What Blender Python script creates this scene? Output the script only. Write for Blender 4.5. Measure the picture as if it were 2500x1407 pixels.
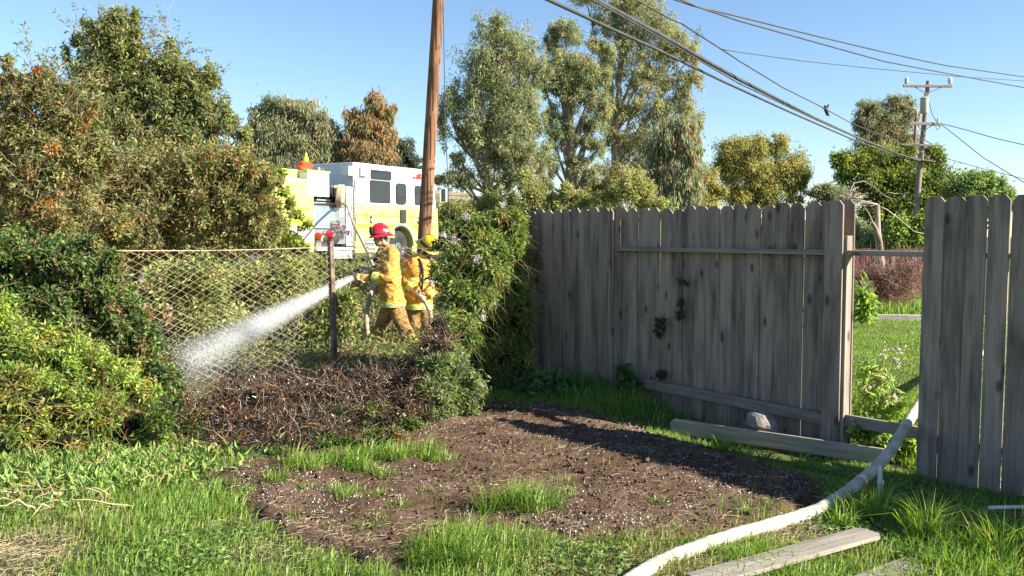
import bpy, bmesh, math
import numpy as np
from mathutils import Vector, Matrix, noise

R = math.radians
rng = np.random.default_rng(11)
scene = bpy.context.scene
for _o in list(bpy.data.objects):
    bpy.data.objects.remove(_o)
C = scene.collection

# ------------------------------------------------------------------ camera, sky, sun, exposure
PITCH, FPX, CAMZ = R(3.62), 2080.0, 1.6
cam_d = bpy.data.cameras.new('camera')
cam_d.sensor_width = 36.0
cam_d.lens = 36.0 * FPX / 2500.0
cam_d.clip_start, cam_d.clip_end = 0.05, 2000
cam = bpy.data.objects.new('camera', cam_d)
C.objects.link(cam)
cam.location = (0, 0, CAMZ)
cam.rotation_euler = (R(90) - PITCH, 0, 0)
scene.camera = cam

SUN_EL = R(29.0)
SUN_H = Vector((0.952, -0.306, 0)).normalized()          # horizontal direction towards the sun
sun_dir = Vector((SUN_H.x * math.cos(SUN_EL), SUN_H.y * math.cos(SUN_EL), math.sin(SUN_EL)))
world = bpy.data.worlds.new('World')
scene.world = world
world.use_nodes = True
wn = world.node_tree
wn.nodes.clear()
sky = wn.nodes.new('ShaderNodeTexSky')
sky.sky_type = 'NISHITA'
sky.sun_disc = False
sky.sun_elevation = SUN_EL
sky.sun_rotation = math.atan2(SUN_H.x, SUN_H.y)
sky.altitude = 50
sky.air_density = 1.0
sky.dust_density = 0.1
sky.ozone_density = 3.5
bg = wn.nodes.new('ShaderNodeBackground')
bg.inputs['Strength'].default_value = 0.066
wo = wn.nodes.new('ShaderNodeOutputWorld')
wn.links.new(sky.outputs[0], bg.inputs[0])
wn.links.new(bg.outputs[0], wo.inputs[0])
sun_d = bpy.data.lights.new('sun', 'SUN')
sun_d.energy = 4.8
sun_d.angle = R(0.53)
sun_d.color = (1.0, 0.93, 0.80)
sun = bpy.data.objects.new('sun', sun_d)
C.objects.link(sun)
sun.location = sun_dir * 60
sun.rotation_euler = sun_dir.to_track_quat('Z', 'Y').to_euler()
vs = scene.view_settings
vs.view_transform = 'Standard'
vs.look = 'None'
vs.exposure = 1.65
vs.gamma = 1.0
vs.use_curve_mapping = False
scene.cycles.max_bounces = 8
scene.cycles.volume_bounces = 3
scene.cycles.transparent_max_bounces = 8

# ------------------------------------------------------------------ helpers
def at(px, py, Y):
    """World point that the photograph's pixel shows at distance Y."""
    dx, dz = (px - 1250) / FPX, -(py - 703.5) / FPX
    y = math.cos(PITCH) + math.sin(PITCH) * dz
    z = -math.sin(PITCH) + math.cos(PITCH) * dz
    k = Y / y
    return Vector((dx * k, Y, CAMZ + z * k))

def gr(px, py, z=0.0):
    dx, dz = (px - 1250) / FPX, -(py - 703.5) / FPX
    y = math.cos(PITCH) + math.sin(PITCH) * dz
    zz = -math.sin(PITCH) + math.cos(PITCH) * dz
    k = (z - CAMZ) / zz
    return Vector((dx * k, y * k, z))

def tag(o, label=None, cat=None, group=None, kind=None):
    if label: o['label'] = label
    if cat: o['category'] = cat
    if group: o['group'] = group
    if kind: o['kind'] = kind
    return o

def thing(name, label, cat, loc=(0, 0, 0), rz=0.0, group=None):
    o = bpy.data.objects.new(name, None)
    o.empty_display_size = 0.1
    C.objects.link(o)
    o.location = loc
    o.rotation_euler = (0, 0, rz)
    return tag(o, label, cat, group)

def link(name, me, parent=None, local=False):
    """local=True: mesh coordinates are already in the parent's frame."""
    o = bpy.data.objects.new(name, me)
    C.objects.link(o)
    if parent is not None:
        o.parent = parent
        if not local:
            p = parent
            if p.parent is not None:
                m = p.parent.matrix_basis @ p.matrix_parent_inverse @ p.matrix_basis
                g = p.parent
                if g.parent is not None:
                    m = g.parent.matrix_basis @ g.matrix_parent_inverse @ m
            else:
                m = p.matrix_basis.copy()
            o.matrix_parent_inverse = m.inverted()
    return o

class MB:
    """Collects shapes, builds one mesh object."""
    def __init__(s):
        s.v, s.f, s.m, s.mi = [], [], [], 0
    def add(s, vs_, fs):
        b = len(s.v)
        s.v.extend([tuple(p) for p in vs_])
        for f in fs:
            s.f.append([b + i for i in f])
            s.m.append(s.mi)
        return s
    def box(s, x0, x1, y0, y1, z0, z1, M=None):
        p = [(x0, y0, z0), (x1, y0, z0), (x1, y1, z0), (x0, y1, z0), (x0, y0, z1), (x1, y0, z1), (x1, y1, z1), (x0, y1, z1)]
        if M is not None: p = [M @ Vector(q) for q in p]
        return s.add(p, [(0, 3, 2, 1), (4, 5, 6, 7), (0, 1, 5, 4), (1, 2, 6, 5), (2, 3, 7, 6), (3, 0, 4, 7)])
    def bar(s, a, b, w, h):
        a, b = Vector(a), Vector(b)
        d = (b - a)
        L = d.length
        q = d.to_track_quat('X', 'Z').to_matrix().to_4x4()
        return s.box(0, L, -w / 2, w / 2, -h / 2, h / 2, Matrix.Translation(a) @ q)
    def prism(s, poly, y0, y1, M=None):
        """poly: list of (x,z); extruded y0..y1"""
        n = len(poly)
        p = [Vector((x, y0, z)) for x, z in poly] + [Vector((x, y1, z)) for x, z in poly]
        if M is not None: p = [M @ q for q in p]
        fs = [tuple(range(n)), tuple(range(2 * n - 1, n - 1, -1))]
        for i in range(n):
            j = (i + 1) % n
            fs.append((j, i, i + n, j + n))
        return s.add(p, fs)
    def tube(s, pts, rad, sides=8, caps=True):
        pts = [Vector(p) for p in pts]
        n = len(pts)
        if not hasattr(rad, '__len__'): rad = [rad] * n
        V = []
        prev = None
        for i in range(n):
            t = (pts[min(i + 1, n - 1)] - pts[max(i - 1, 0)])
            if t.length < 1e-9: t = Vector((0, 0, 1))
            t.normalize()
            if prev is None:
                a = Vector((1, 0, 0)) if abs(t.x) < 0.8 else Vector((0, 1, 0))
                u = (a - t * a.dot(t)).normalized()
            else:
                u = prev - t * prev.dot(t)
                u = u.normalized() if u.length > 1e-6 else t.orthogonal().normalized()
            prev = u
            w = t.cross(u)
            for k in range(sides):
                an = 2 * math.pi * k / sides
                V.append(pts[i] + (u * math.cos(an) + w * math.sin(an)) * rad[i])
        F = []
        for i in range(n - 1):
            for k in range(sides):
                k2 = (k + 1) % sides
                F.append((i * sides + k, i * sides + k2, (i + 1) * sides + k2, (i + 1) * sides + k))
        if caps:
            F.append(tuple(range(sides - 1, -1, -1)))
            F.append(tuple((n - 1) * sides + k for k in range(sides)))
        return s.add(V, F)
    def loft(s, rings, sides=20, caps=True, power=2.0):
        """rings: (centre, vecA, vecB)"""
        V = []
        for c, a, b in rings:
            c, a, b = Vector(c), Vector(a), Vector(b)
            for k in range(sides):
                an = 2 * math.pi * k / sides
                ca, sa = math.cos(an), math.sin(an)
                e = 2.0 / power
                V.append(c + a * (math.copysign(abs(ca) ** e, ca)) + b * (math.copysign(abs(sa) ** e, sa)))
        F = []
        n = len(rings)
        for i in range(n - 1):
            for k in range(sides):
                k2 = (k + 1) % sides
                F.append((i * sides + k, i * sides + k2, (i + 1) * sides + k2, (i + 1) * sides + k))
        if caps:
            F.append(tuple(range(sides - 1, -1, -1)))
            F.append(tuple((n - 1) * sides + k for k in range(sides)))
        return s.add(V, F)
    def lathe(s, prof, o, axis=(0, 0, 1), sides=16):
        """prof: (r, h) along axis from o"""
        ax = Vector(axis).normalized()
        u = ax.orthogonal().normalized()
        w = ax.cross(u)
        o = Vector(o)
        return s.loft([(o + ax * h, u * max(r, 1e-4), w * max(r, 1e-4)) for r, h in prof], sides)
    def ball(s, c, rx, ry, rz, M=None, seg=12, rings=8):
        c = Vector(c)
        rr = []
        M3 = M if M is not None else Matrix.Identity(3)
        for i in range(rings + 1):
            ph = math.pi * i / rings
            k = max(math.sin(ph), 1e-3)
            rr.append((c + M3 @ Vector((0, 0, -math.cos(ph) * rz)), M3 @ Vector((rx * k, 0, 0)), M3 @ Vector((0, ry * k, 0))))
        return s.loft(rr, seg)
    def mesh(s, name, mats=None, smooth=False):
        me = bpy.data.meshes.new(name)
        me.from_pydata(s.v, [], s.f)
        if mats is not None:
            for m in (mats if isinstance(mats, (list, tuple)) else [mats]): me.materials.append(m)
            me.polygons.foreach_set('material_index', s.m)
        if smooth is True:
            me.polygons.foreach_set('use_smooth', [True] * len(me.polygons))
        me.update()
        bm = bmesh.new()
        bm.from_mesh(me)
        bmesh.ops.recalc_face_normals(bm, faces=bm.faces)
        bm.to_mesh(me)
        bm.free()
        return me
    def build(s, name, mats, parent=None, smooth=False, local=False, bevel=0.0, auto=None):
        me = s.mesh(name, mats, smooth)
        o = link(name, me, parent, local)
        if bevel > 0:
            md = o.modifiers.new('bevel', 'BEVEL')
            md.width = bevel
            md.segments = 2
            md.limit_method = 'ANGLE'
            md.angle_limit = R(40)
        if auto:
            me.polygons.foreach_set('use_smooth', [True] * len(me.polygons))
            me.set_sharp_from_angle(angle=R(auto))
        return o

def copy_tree(o, parent=None):
    c = o.copy()
    C.objects.link(c)
    c.parent = parent
    for ch in list(o.children): copy_tree(ch, c)
    return c

# ---- vectorised meshes
def raw_mesh(name, V, loops, totals, cols, mat):
    me = bpy.data.meshes.new(name)
    V = np.ascontiguousarray(V, dtype=np.float32).reshape(-1, 3)
    me.vertices.add(len(V))
    me.vertices.foreach_set('co', V.ravel())
    me.loops.add(len(loops))
    me.loops.foreach_set('vertex_index', np.ascontiguousarray(loops, dtype=np.int32))
    me.polygons.add(len(totals))
    st = np.concatenate(([0], np.cumsum(totals)[:-1])).astype(np.int32)
    me.polygons.foreach_set('loop_start', st)
    me.update(calc_edges=True)
    if cols is not None:
        a = me.color_attributes.new('Col', 'FLOAT_COLOR', 'POINT')
        c4 = np.ones((len(V), 4), np.float32)
        c4[:, :3] = cols
        a.data.foreach_set('color', c4.ravel())
    me.materials.append(mat)
    return me

def norm(a):
    return a / np.maximum(np.linalg.norm(a, axis=-1, keepdims=True), 1e-9)

def leaves(name, P, D, N, L, W, cols, mat, parent=None, fold=0.25):
    """one folded rhombic leaf per point: 4 vertices, 2 triangles"""
    n = len(P)
    D = norm(D)
    S = norm(np.cross(D, N))
    Nn = np.cross(S, D)
    L = np.broadcast_to(np.asarray(L, float), (n,))[:, None]
    W = np.broadcast_to(np.asarray(W, float), (n,))[:, None]
    mid = P + D * L * 0.45
    up = Nn * W * fold
    V = np.stack([P, mid + S * W * 0.5 + up, P + D * L - up * 0.6, mid - S * W * 0.5 + up], 1)
    idx = np.arange(n)[:, None] * 4
    loops = (idx + np.array([[0, 1, 2, 0, 2, 3]])).ravel()
    me = raw_mesh(name, V, loops, np.full(2 * n, 3), np.repeat(cols, 4, 0), mat)
    return link(name, me, parent)

def strands(name, PTS, rad, cols, mat, parent=None, sides=3, taper=0.4):
    """PTS (n,k,3) polylines as thin tubes"""
    n, k, _ = PTS.shape
    T = norm(np.gradient(PTS, axis=1))
    ref = np.where(np.abs(T[..., 2:3]) > 0.85, np.array([1.0, 0, 0]), np.array([0, 0, 1.0]))
    U = norm(np.cross(T, ref))
    Wv = np.cross(T, U)
    rad = np.broadcast_to(np.asarray(rad, float), (n,))[:, None, None]
    tp = np.linspace(1, taper, k)[None, :, None]
    rings = []
    for j in range(sides):
        a = 2 * math.pi * j / sides
        rings.append(PTS + (U * math.cos(a) + Wv * math.sin(a)) * rad * tp)
    V = np.stack(rings, 2)                      # n,k,sides,3
    base = (np.arange(n)[:, None, None] * k + np.arange(k - 1)[None, :, None]) * sides
    j = np.arange(sides)[None, None, :]
    j2 = (j + 1) % sides
    quad = np.stack([base + j, base + j2, base + sides + j2, base + sides + j], -1)
    loops = quad.ravel()
    me = raw_mesh(name, V, loops, np.full(loops.size // 4, 4), np.repeat(cols, k * sides, 0), mat)
    return link(name, me, parent)

def blades(name, P, az, h, w, lean, cols, mat, parent=None):
    """grass blades: quad + tip triangle, bending over"""
    n = len(P)
    dirh = np.stack([np.cos(az), np.sin(az), np.zeros(n)], 1)
    side = np.stack([-np.sin(az + 0.9), np.cos(az + 0.9), np.zeros(n)], 1)
    h, w, lean = [np.asarray(q)[:, None] for q in (h, w, lean)]
    up = np.array([[0, 0, 1.0]])
    m = P + up * h * 0.55 + dirh * h * lean * 0.35
    t = P + up * h * (1.0 - 0.35 * np.minimum(lean, 1.6)) + dirh * h * lean
    V = np.stack([P - side * w / 2, P + side * w / 2, m + side * w * 0.4, m - side * w * 0.4, t], 1)
    idx = np.arange(n)[:, None] * 5
    loops = (idx + np.array([[0, 1, 2, 3, 3, 2, 4]])).ravel()
    me = raw_mesh(name, V, loops, np.tile([4, 3], n), np.repeat(cols, 5, 0), mat)
    return link(name, me, parent)

def pick(pal, n, jit=0.18, idx=None):
    w = np.array([p[0] for p in pal], float)
    c = np.array([p[1] for p in pal], float)
    if idx is None: idx = rng.choice(len(pal), n, p=w / w.sum())
    return np.clip(c[idx] * (1 + rng.normal(0, jit, (n, 1))) * (1 + rng.normal(0, 0.06, (n, 3))), 0.004, 0.95)

def unit(n):
    return norm(rng.normal(size=(n, 3)))

# ------------------------------------------------------------------ materials
def nd(nt, t, **kw):
    n = nt.nodes.new(t)
    for k, v in kw.items():
        if k in n.inputs: n.inputs[k].default_value = v
        else: setattr(n, k, v)
    return n

def base_mat(name):
    m = bpy.data.materials.new(name)
    m.use_nodes = True
    nt = m.node_tree
    return m, nt, nt.nodes['Principled BSDF']

def paint(name, col, rough=0.45, metal=0.0, var=0.12, scale=6.0, bump=0.0, bscale=40.0, coat=0.0, stretch=(1, 1, 1), col2=None):
    """colour with noise wear and optional relief"""
    m, nt, b = base_mat(name)
    tc = nd(nt, 'ShaderNodeTexCoord')
    mp = nd(nt, 'ShaderNodeMapping')
    mp.inputs['Scale'].default_value = stretch
    nt.links.new(tc.outputs['Object'], mp.inputs[0])
    nz = nd(nt, 'ShaderNodeTexNoise', Scale=scale, Detail=6.0, Roughness=0.6)
    nt.links.new(mp.outputs[0], nz.inputs['Vector'])
    cr = nd(nt, 'ShaderNodeValToRGB')
    c = np.array(col)
    lo = np.array(col2) if col2 is not None else c * (1 - var * 1.6)
    cr.color_ramp.elements[0].position, cr.color_ramp.elements[1].position = 0.35, 0.68
    cr.color_ramp.elements[0].color = (*lo, 1)
    cr.color_ramp.elements[1].color = (*np.clip(c * (1 + var * 0.6), 0, 1), 1)
    nt.links.new(nz.outputs['Fac'], cr.inputs[0])
    nt.links.new(cr.outputs[0], b.inputs['Base Color'])
    b.inputs['Roughness'].default_value = rough
    b.inputs['Metallic'].default_value = metal
    b.inputs['Coat Weight'].default_value = coat
    if bump:
        n2 = nd(nt, 'ShaderNodeTexNoise', Scale=bscale, Detail=5.0)
        nt.links.new(mp.outputs[0], n2.inputs['Vector'])
        bp = nd(nt, 'ShaderNodeBump', Strength=bump, Distance=0.02)
        nt.links.new(n2.outputs['Fac'], bp.inputs['Height'])
        nt.links.new(bp.outputs[0], b.inputs['Normal'])
    return m

def leaf_mat(name, trans=0.35, rough=0.5, spec=0.4):
    m, nt, b = base_mat(name)
    a = nd(nt, 'ShaderNodeVertexColor', layer_name='Col')
    nt.links.new(a.outputs[0], b.inputs['Base Color'])
    b.inputs['Roughness'].default_value = rough
    b.inputs['Specular IOR Level'].default_value = spec
    if trans > 0:
        t = nd(nt, 'ShaderNodeBsdfTranslucent')
        hs = nd(nt, 'ShaderNodeHueSaturation', Saturation=1.15, Value=1.5)
        nt.links.new(a.outputs[0], hs.inputs['Color'])
        nt.links.new(hs.outputs[0], t.inputs[0])
        mx = nd(nt, 'ShaderNodeMixShader')
        mx.inputs[0].default_value = trans
        nt.links.new(b.outputs[0], mx.inputs[1])
        nt.links.new(t.outputs[0], mx.inputs[2])
        nt.links.new(mx.outputs[0], nt.nodes['Material Output'].inputs[0])
    return m

def wood_mat(name, lo, hi, random_tone=0.3, stain=0.6, rough=0.9, grain=1.0, axis='Z'):
    m, nt, b = base_mat(name)
    tc = nd(nt, 'ShaderNodeTexCoord')
    oi = nd(nt, 'ShaderNodeObjectInfo')
    mul = nd(nt, 'ShaderNodeMath', operation='MULTIPLY')
    mul.inputs[1].default_value = 37.0
    nt.links.new(oi.outputs['Random'], mul.inputs[0])
    off = nd(nt, 'ShaderNodeVectorMath', operation='ADD')
    nt.links.new(tc.outputs['Object'], off.inputs[0])
    nt.links.new(mul.outputs[0], off.inputs[1])
    mp = nd(nt, 'ShaderNodeMapping')
    sc = {'Z': (34, 34, 1.1), 'X': (1.1, 34, 34), 'Y': (34, 1.1, 34)}[axis]
    mp.inputs['Scale'].default_value = sc
    nt.links.new(off.outputs[0], mp.inputs[0])
    gr_ = nd(nt, 'ShaderNodeTexNoise', Scale=1.6 * grain, Detail=8.0, Roughness=0.65, Distortion=0.6)
    nt.links.new(mp.outputs[0], gr_.inputs['Vector'])
    cr = nd(nt, 'ShaderNodeValToRGB')
    cr.color_ramp.elements[0].position, cr.color_ramp.elements[1].position = 0.3, 0.72
    cr.color_ramp.elements[0].color, cr.color_ramp.elements[1].color = (*lo, 1), (*hi, 1)
    nt.links.new(gr_.outputs['Fac'], cr.inputs[0])
    # weather stains, long in the grain direction
    mp2 = nd(nt, 'ShaderNodeMapping')
    mp2.inputs['Scale'].default_value = {'Z': (9, 9, 1.3), 'X': (1.3, 9, 9), 'Y': (9, 1.3, 9)}[axis]
    nt.links.new(off.outputs[0], mp2.inputs[0])
    st = nd(nt, 'ShaderNodeTexNoise', Scale=1.0, Detail=5.0, Roughness=0.6)
    nt.links.new(mp2.outputs[0], st.inputs['Vector'])
    cs = nd(nt, 'ShaderNodeValToRGB')
    cs.color_ramp.elements[0].position, cs.color_ramp.elements[1].position = 0.34, 0.55
    cs.color_ramp.elements[0].color = (1 - stain, 1 - stain, 1 - stain * 0.97, 1)
    cs.color_ramp.elements[1].color = (1, 1, 1, 1)
    nt.links.new(st.outputs['Fac'], cs.inputs[0])
    mm = nd(nt, 'ShaderNodeMix', data_type='RGBA', blend_type='MULTIPLY')
    mm.inputs[0].default_value = 1.0
    nt.links.new(cr.outputs[0], mm.inputs[6])
    nt.links.new(cs.outputs[0], mm.inputs[7])
    # knots
    mp3 = nd(nt, 'ShaderNodeMapping')
    mp3.inputs['Scale'].default_value = {'Z': (7, 7, 3.2), 'X': (3.2, 7, 7), 'Y': (7, 3.2, 7)}[axis]
    nt.links.new(off.outputs[0], mp3.inputs[0])
    vo = nd(nt, 'ShaderNodeTexVoronoi', Scale=1.0)
    nt.links.new(mp3.outputs[0], vo.inputs['Vector'])
    ck = nd(nt, 'ShaderNodeValToRGB')
    ck.color_ramp.elements[0].position, ck.color_ramp.elements[1].position = 0.09, 0.19
    ck.color_ramp.elements[0].color, ck.color_ramp.elements[1].color = (0.22, 0.2, 0.19, 1), (1, 1, 1, 1)
    nt.links.new(vo.outputs['Distance'], ck.inputs[0])
    m2 = nd(nt, 'ShaderNodeMix', data_type='RGBA', blend_type='MULTIPLY')
    m2.inputs[0].default_value = 0.8
    nt.links.new(mm.outputs[2], m2.inputs[6])
    nt.links.new(ck.outputs[0], m2.inputs[7])
    hv = nd(nt, 'ShaderNodeHueSaturation')
    vr = nd(nt, 'ShaderNodeMapRange')
    vr.inputs[3].default_value, vr.inputs[4].default_value = 1 - random_tone, 1 + random_tone
    nt.links.new(oi.outputs['Random'], vr.inputs[0])
    nt.links.new(vr.outputs[0], hv.inputs['Value'])
    nt.links.new(m2.outputs[2], hv.inputs['Color'])
    nt.links.new(hv.outputs[0], b.inputs['Base Color'])
    b.inputs['Roughness'].default_value = rough
    b.inputs['Specular IOR Level'].default_value = 0.2
    bp = nd(nt, 'ShaderNodeBump', Strength=0.5, Distance=0.004)
    nt.links.new(gr_.outputs['Fac'], bp.inputs['Height'])
    nt.links.new(bp.outputs[0], b.inputs['Normal'])
    return m

def ground_mat(name, stops, scale=1.5, fine=60.0, bump=0.6, rough=0.95):
    m, nt, b = base_mat(name)
    tc = nd(nt, 'ShaderNodeTexCoord')
    n1 = nd(nt, 'ShaderNodeTexNoise', Scale=scale, Detail=8.0, Roughness=0.7)
    nt.links.new(tc.outputs['Object'], n1.inputs['Vector'])
    cr = nd(nt, 'ShaderNodeValToRGB')
    el = cr.color_ramp.elements
    el[0].position, el[0].color = stops[0][0], (*stops[0][1], 1)
    el[1].position, el[1].color = stops[-1][0], (*stops[-1][1], 1)
    for p, c in stops[1:-1]:
        e = el.new(p)
        e.color = (*c, 1)
    nt.links.new(n1.outputs['Fac'], cr.inputs[0])
    n2 = nd(nt, 'ShaderNodeTexNoise', Scale=fine, Detail=5.0, Roughness=0.7)
    nt.links.new(tc.outputs['Object'], n2.inputs['Vector'])
    c2 = nd(nt, 'ShaderNodeValToRGB')
    c2.color_ramp.elements[0].position, c2.color_ramp.elements[1].position = 0.3, 0.7
    c2.color_ramp.elements[0].color, c2.color_ramp.elements[1].color = (0.5, 0.5, 0.5, 1), (1.25, 1.25, 1.25, 1)
    nt.links.new(n2.outputs['Fac'], c2.inputs[0])
    mm = nd(nt, 'ShaderNodeMix', data_type='RGBA', blend_type='MULTIPLY')
    mm.inputs[0].default_value = 1.0
    nt.links.new(cr.outputs[0], mm.inputs[6])
    nt.links.new(c2.outputs[0], mm.inputs[7])
    nt.links.new(mm.outputs[2], b.inputs['Base Color'])
    b.inputs['Roughness'].default_value = rough
    b.inputs['Specular IOR Level'].default_value = 0.15
    bp = nd(nt, 'ShaderNodeBump', Strength=bump, Distance=0.03)
    nt.links.new(n2.outputs['Fac'], bp.inputs['Height'])
    nt.links.new(bp.outputs[0], b.inputs['Normal'])
    return m

def plate_mat(name, col=(0.55, 0.57, 0.6), scale=70.0):
    """aluminium tread plate"""
    m, nt, b = base_mat(name)
    tc = nd(nt, 'ShaderNodeTexCoord')
    ck = nd(nt, 'ShaderNodeTexVoronoi', Scale=scale)
    ck.distance = 'MANHATTAN'
    ck.inputs['Randomness'].default_value = 0.0
    nt.links.new(tc.outputs['Object'], ck.inputs['Vector'])
    bp = nd(nt, 'ShaderNodeBump', Strength=0.45, Distance=0.01)
    nt.links.new(ck.outputs['Distance'], bp.inputs['Height'])
    nt.links.new(bp.outputs[0], b.inputs['Normal'])
    b.inputs['Base Color'].default_value = (*col, 1)
    b.inputs['Metallic'].default_value = 0.75
    b.inputs['Roughness'].default_value = 0.38
    return m

M = {}
M['leaf'] = leaf_mat('leaf_surface', 0.42)
M['leaf_far'] = leaf_mat('far_leaf_surface', 0.45, 0.6, 0.3)
M['grass'] = leaf_mat('grass_surface', 0.4, 0.45, 0.4)
M['twig'] = leaf_mat('twig_surface', 0.0, 0.75, 0.25)
M['wet'] = leaf_mat('wet_char_surface', 0.0, 0.28, 0.6)
M['flower'] = leaf_mat('petal_surface', 0.35, 0.6, 0.3)
M['bark'] = paint('bark', (0.17, 0.13, 0.10), 0.95, var=0.5, scale=5, bump=0.7, bscale=12, stretch=(3, 3, 0.6))
M['bark_pale'] = paint('pale_bark', (0.36, 0.29, 0.23), 0.9, var=0.5, scale=3, bump=0.4, bscale=10, stretch=(2, 2, 0.5), col2=(0.13, 0.09, 0.07))
M['board'] = wood_mat('weathered_board', (0.20, 0.160, 0.122), (0.365, 0.302, 0.240), 0.15, 0.55)
M['rail'] = wood_mat('weathered_rail', (0.19, 0.155, 0.13), (0.37, 0.31, 0.26), 0.1, 0.4, axis='X')
M['plank'] = wood_mat('pale_plank', (0.20, 0.175, 0.145), (0.38, 0.335, 0.28), axis='X', stain=0.35)
M['pole'] = wood_mat('utility_pole_wood', (0.13, 0.058, 0.032), (0.36, 0.19, 0.11), 0.0, 0.45, grain=0.7)
M['pole_grey'] = wood_mat('grey_pole_wood', (0.16, 0.13, 0.10), (0.36, 0.30, 0.24), 0.0, 0.3)
M['red_board'] = paint('red_stained_board', (0.13, 0.035, 0.03), 0.85, var=0.4, scale=5, stretch=(6, 6, 1))
M['steel_post'] = paint('rusted_steel', (0.22, 0.15, 0.105), 0.65, 0.1, var=0.4, scale=9, bump=0.2, col2=(0.05, 0.036, 0.03))
M['wire'] = paint('galvanised_wire', (0.50, 0.40, 0.26), 0.5, 0.15, var=0.4, scale=3)
M['cable'] = paint('cable_sheath', (0.055, 0.055, 0.05), 0.55, var=0.3)
M['soil'] = ground_mat('garden_soil', [(0.25, (0.065, 0.036, 0.022)), (0.5, (0.128, 0.078, 0.050)), (0.75, (0.205, 0.138, 0.098))], 2.6, 60, 0.7)
M['ground'] = ground_mat('turf_soil', [(0.3, (0.06, 0.055, 0.03)), (0.5, (0.10, 0.11, 0.04)), (0.72, (0.17, 0.15, 0.075))], 1.1, 50, 0.6)
M['asphalt'] = ground_mat('asphalt', [(0.3, (0.045, 0.045, 0.047)), (0.7, (0.07, 0.07, 0.07))], 2.0, 90, 0.3)
M['stone'] = ground_mat('rock', [(0.3, (0.18, 0.16, 0.14)), (0.7, (0.36, 0.33, 0.30))], 8.0, 50, 0.7)
M['concrete'] = ground_mat('concrete', [(0.3, (0.36, 0.33, 0.28)), (0.7, (0.52, 0.48, 0.42))], 5.0, 40, 0.4)
M['perlite'] = paint('perlite', (0.62, 0.60, 0.56), 0.9, var=0.15)
M['hose'] = paint('hose_jacket', (0.50, 0.455, 0.38), 0.8, var=0.2, scale=7, bump=0.35, bscale=140, col2=(0.33, 0.29, 0.22))
M['hose_tan'] = paint('tan_hose_jacket', (0.42, 0.32, 0.22), 0.8, var=0.2, scale=14, bump=0.2, bscale=120)
M['water'] = paint('aerated_water', (0.62, 0.65, 0.66), 0.25, var=0.04)

# ------------------------------------------------------------------ the ground
TRK_O = Vector((-4.6, 25.0, 0.7))           # rear near corner of the cab, on the road
TRK_D = Vector((0.5, 0.8660254, 0))          # the engine's heading
TRK_N = Vector((0.8660254, -0.5, 0))         # its near side

def sstep(a, b, x):
    t = np.clip((x - a) / (b - a), 0, 1)
    return t * t * (3 - 2 * t)

def hgt(x, y):
    x, y = np.asarray(x, float), np.asarray(y, float)
    t = (x - TRK_O.x) * TRK_N.x + (y - TRK_O.y) * TRK_N.y
    z = 0.7 * sstep(7.5, 1.8, t) + 3.2 * sstep(-5.5, -11.0, t) * sstep(26, 34, y)
    fs_ = (x - 0.25) * 0.638 - (y - 9.5) * 0.770           # along the board fence
    fw_ = -((x - 0.25) * 0.770 + (y - 9.5) * 0.638)        # distance from it on our side
    z = z - 0.16 * sstep(0.7, 3.3, fs_) * sstep(1.45, 0.3, fw_) * sstep(-1.6, -0.2, fw_)
    z = z + 0.012 * np.sin(x * 2.1 + 0.6) * np.sin(y * 1.7) + 0.008 * np.sin(x * 5.3) * np.cos(y * 4.1)
    return z

def grid_sheet(xs, ys, zf):
    X, Y = np.meshgrid(xs, ys)
    Z = zf(X, Y)
    V = np.stack([X, Y, Z], -1).reshape(-1, 3)
    nx, ny = len(xs), len(ys)
    i = (np.arange(ny - 1)[:, None] * nx + np.arange(nx - 1)[None, :]).ravel()
    q = np.stack([i, i + 1, i + 1 + nx, i + nx], 1).ravel()
    return V, q

xs = np.concatenate([-np.geomspace(260, 8.2, 40), np.linspace(-8, 8, 81), np.geomspace(8.2, 260, 40)])
ys = np.concatenate([np.linspace(-12, 12, 97), np.linspace(12.4, 70, 80), np.geomspace(72, 420, 25)])
V, q = grid_sheet(xs, ys, hgt)
me = raw_mesh('ground', V, q, np.full(len(q) // 4, 4), None, M['ground'])
me.polygons.foreach_set('use_smooth', [True] * len(me.polygons))
ground = tag(link('ground', me), kind='structure')

# the road the engine stands on
b = MB()
for k in range(30):
    pass
pts = []
for k in range(41):
    s_ = -22 + k * 1.6
    for t_ in (1.4, -5.2):
        p = TRK_O + TRK_D * s_ + TRK_N * t_
        pts.append((p.x, p.y, float(hgt(p.x, p.y)) * 0 + 0.725))
fs = [(2 * k, 2 * k + 1, 2 * k + 3, 2 * k + 2) for k in range(40)]
b.add(pts, fs)
tag(b.build('road', M['asphalt']), kind='structure')

# dug-over bed
bed_px = [(470, 1165), (620, 1120), (800, 1085), (1000, 1050), (1120, 1010), (1190, 985), (1330, 985), (1480, 1005), (1650, 1062), (1840, 1112),
          (2000, 1165), (2030, 1215), (1950, 1260), (1850, 1285), (1700, 1315), (1560, 1335), (1400, 1330), (1290, 1300), (1180, 1310),
          (1060, 1360), (960, 1420), (880, 1400), (760, 1340), (640, 1290), (560, 1235)]
bed = np.array([[*gr(*p)[:2]] for p in bed_px])

def in_poly(P, poly):
    x, y = P[:, 0], P[:, 1]
    c = np.zeros(len(P), bool)
    n = len(poly)
    for i in range(n):
        x1, y1 = poly[i]
        x2, y2 = poly[(i + 1) % n]
        cond = ((y1 > y) != (y2 > y)) & (x < (x2 - x1) * (y - y1) / (y2 - y1 + 1e-12) + x1)
        c ^= cond
    return c

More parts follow.
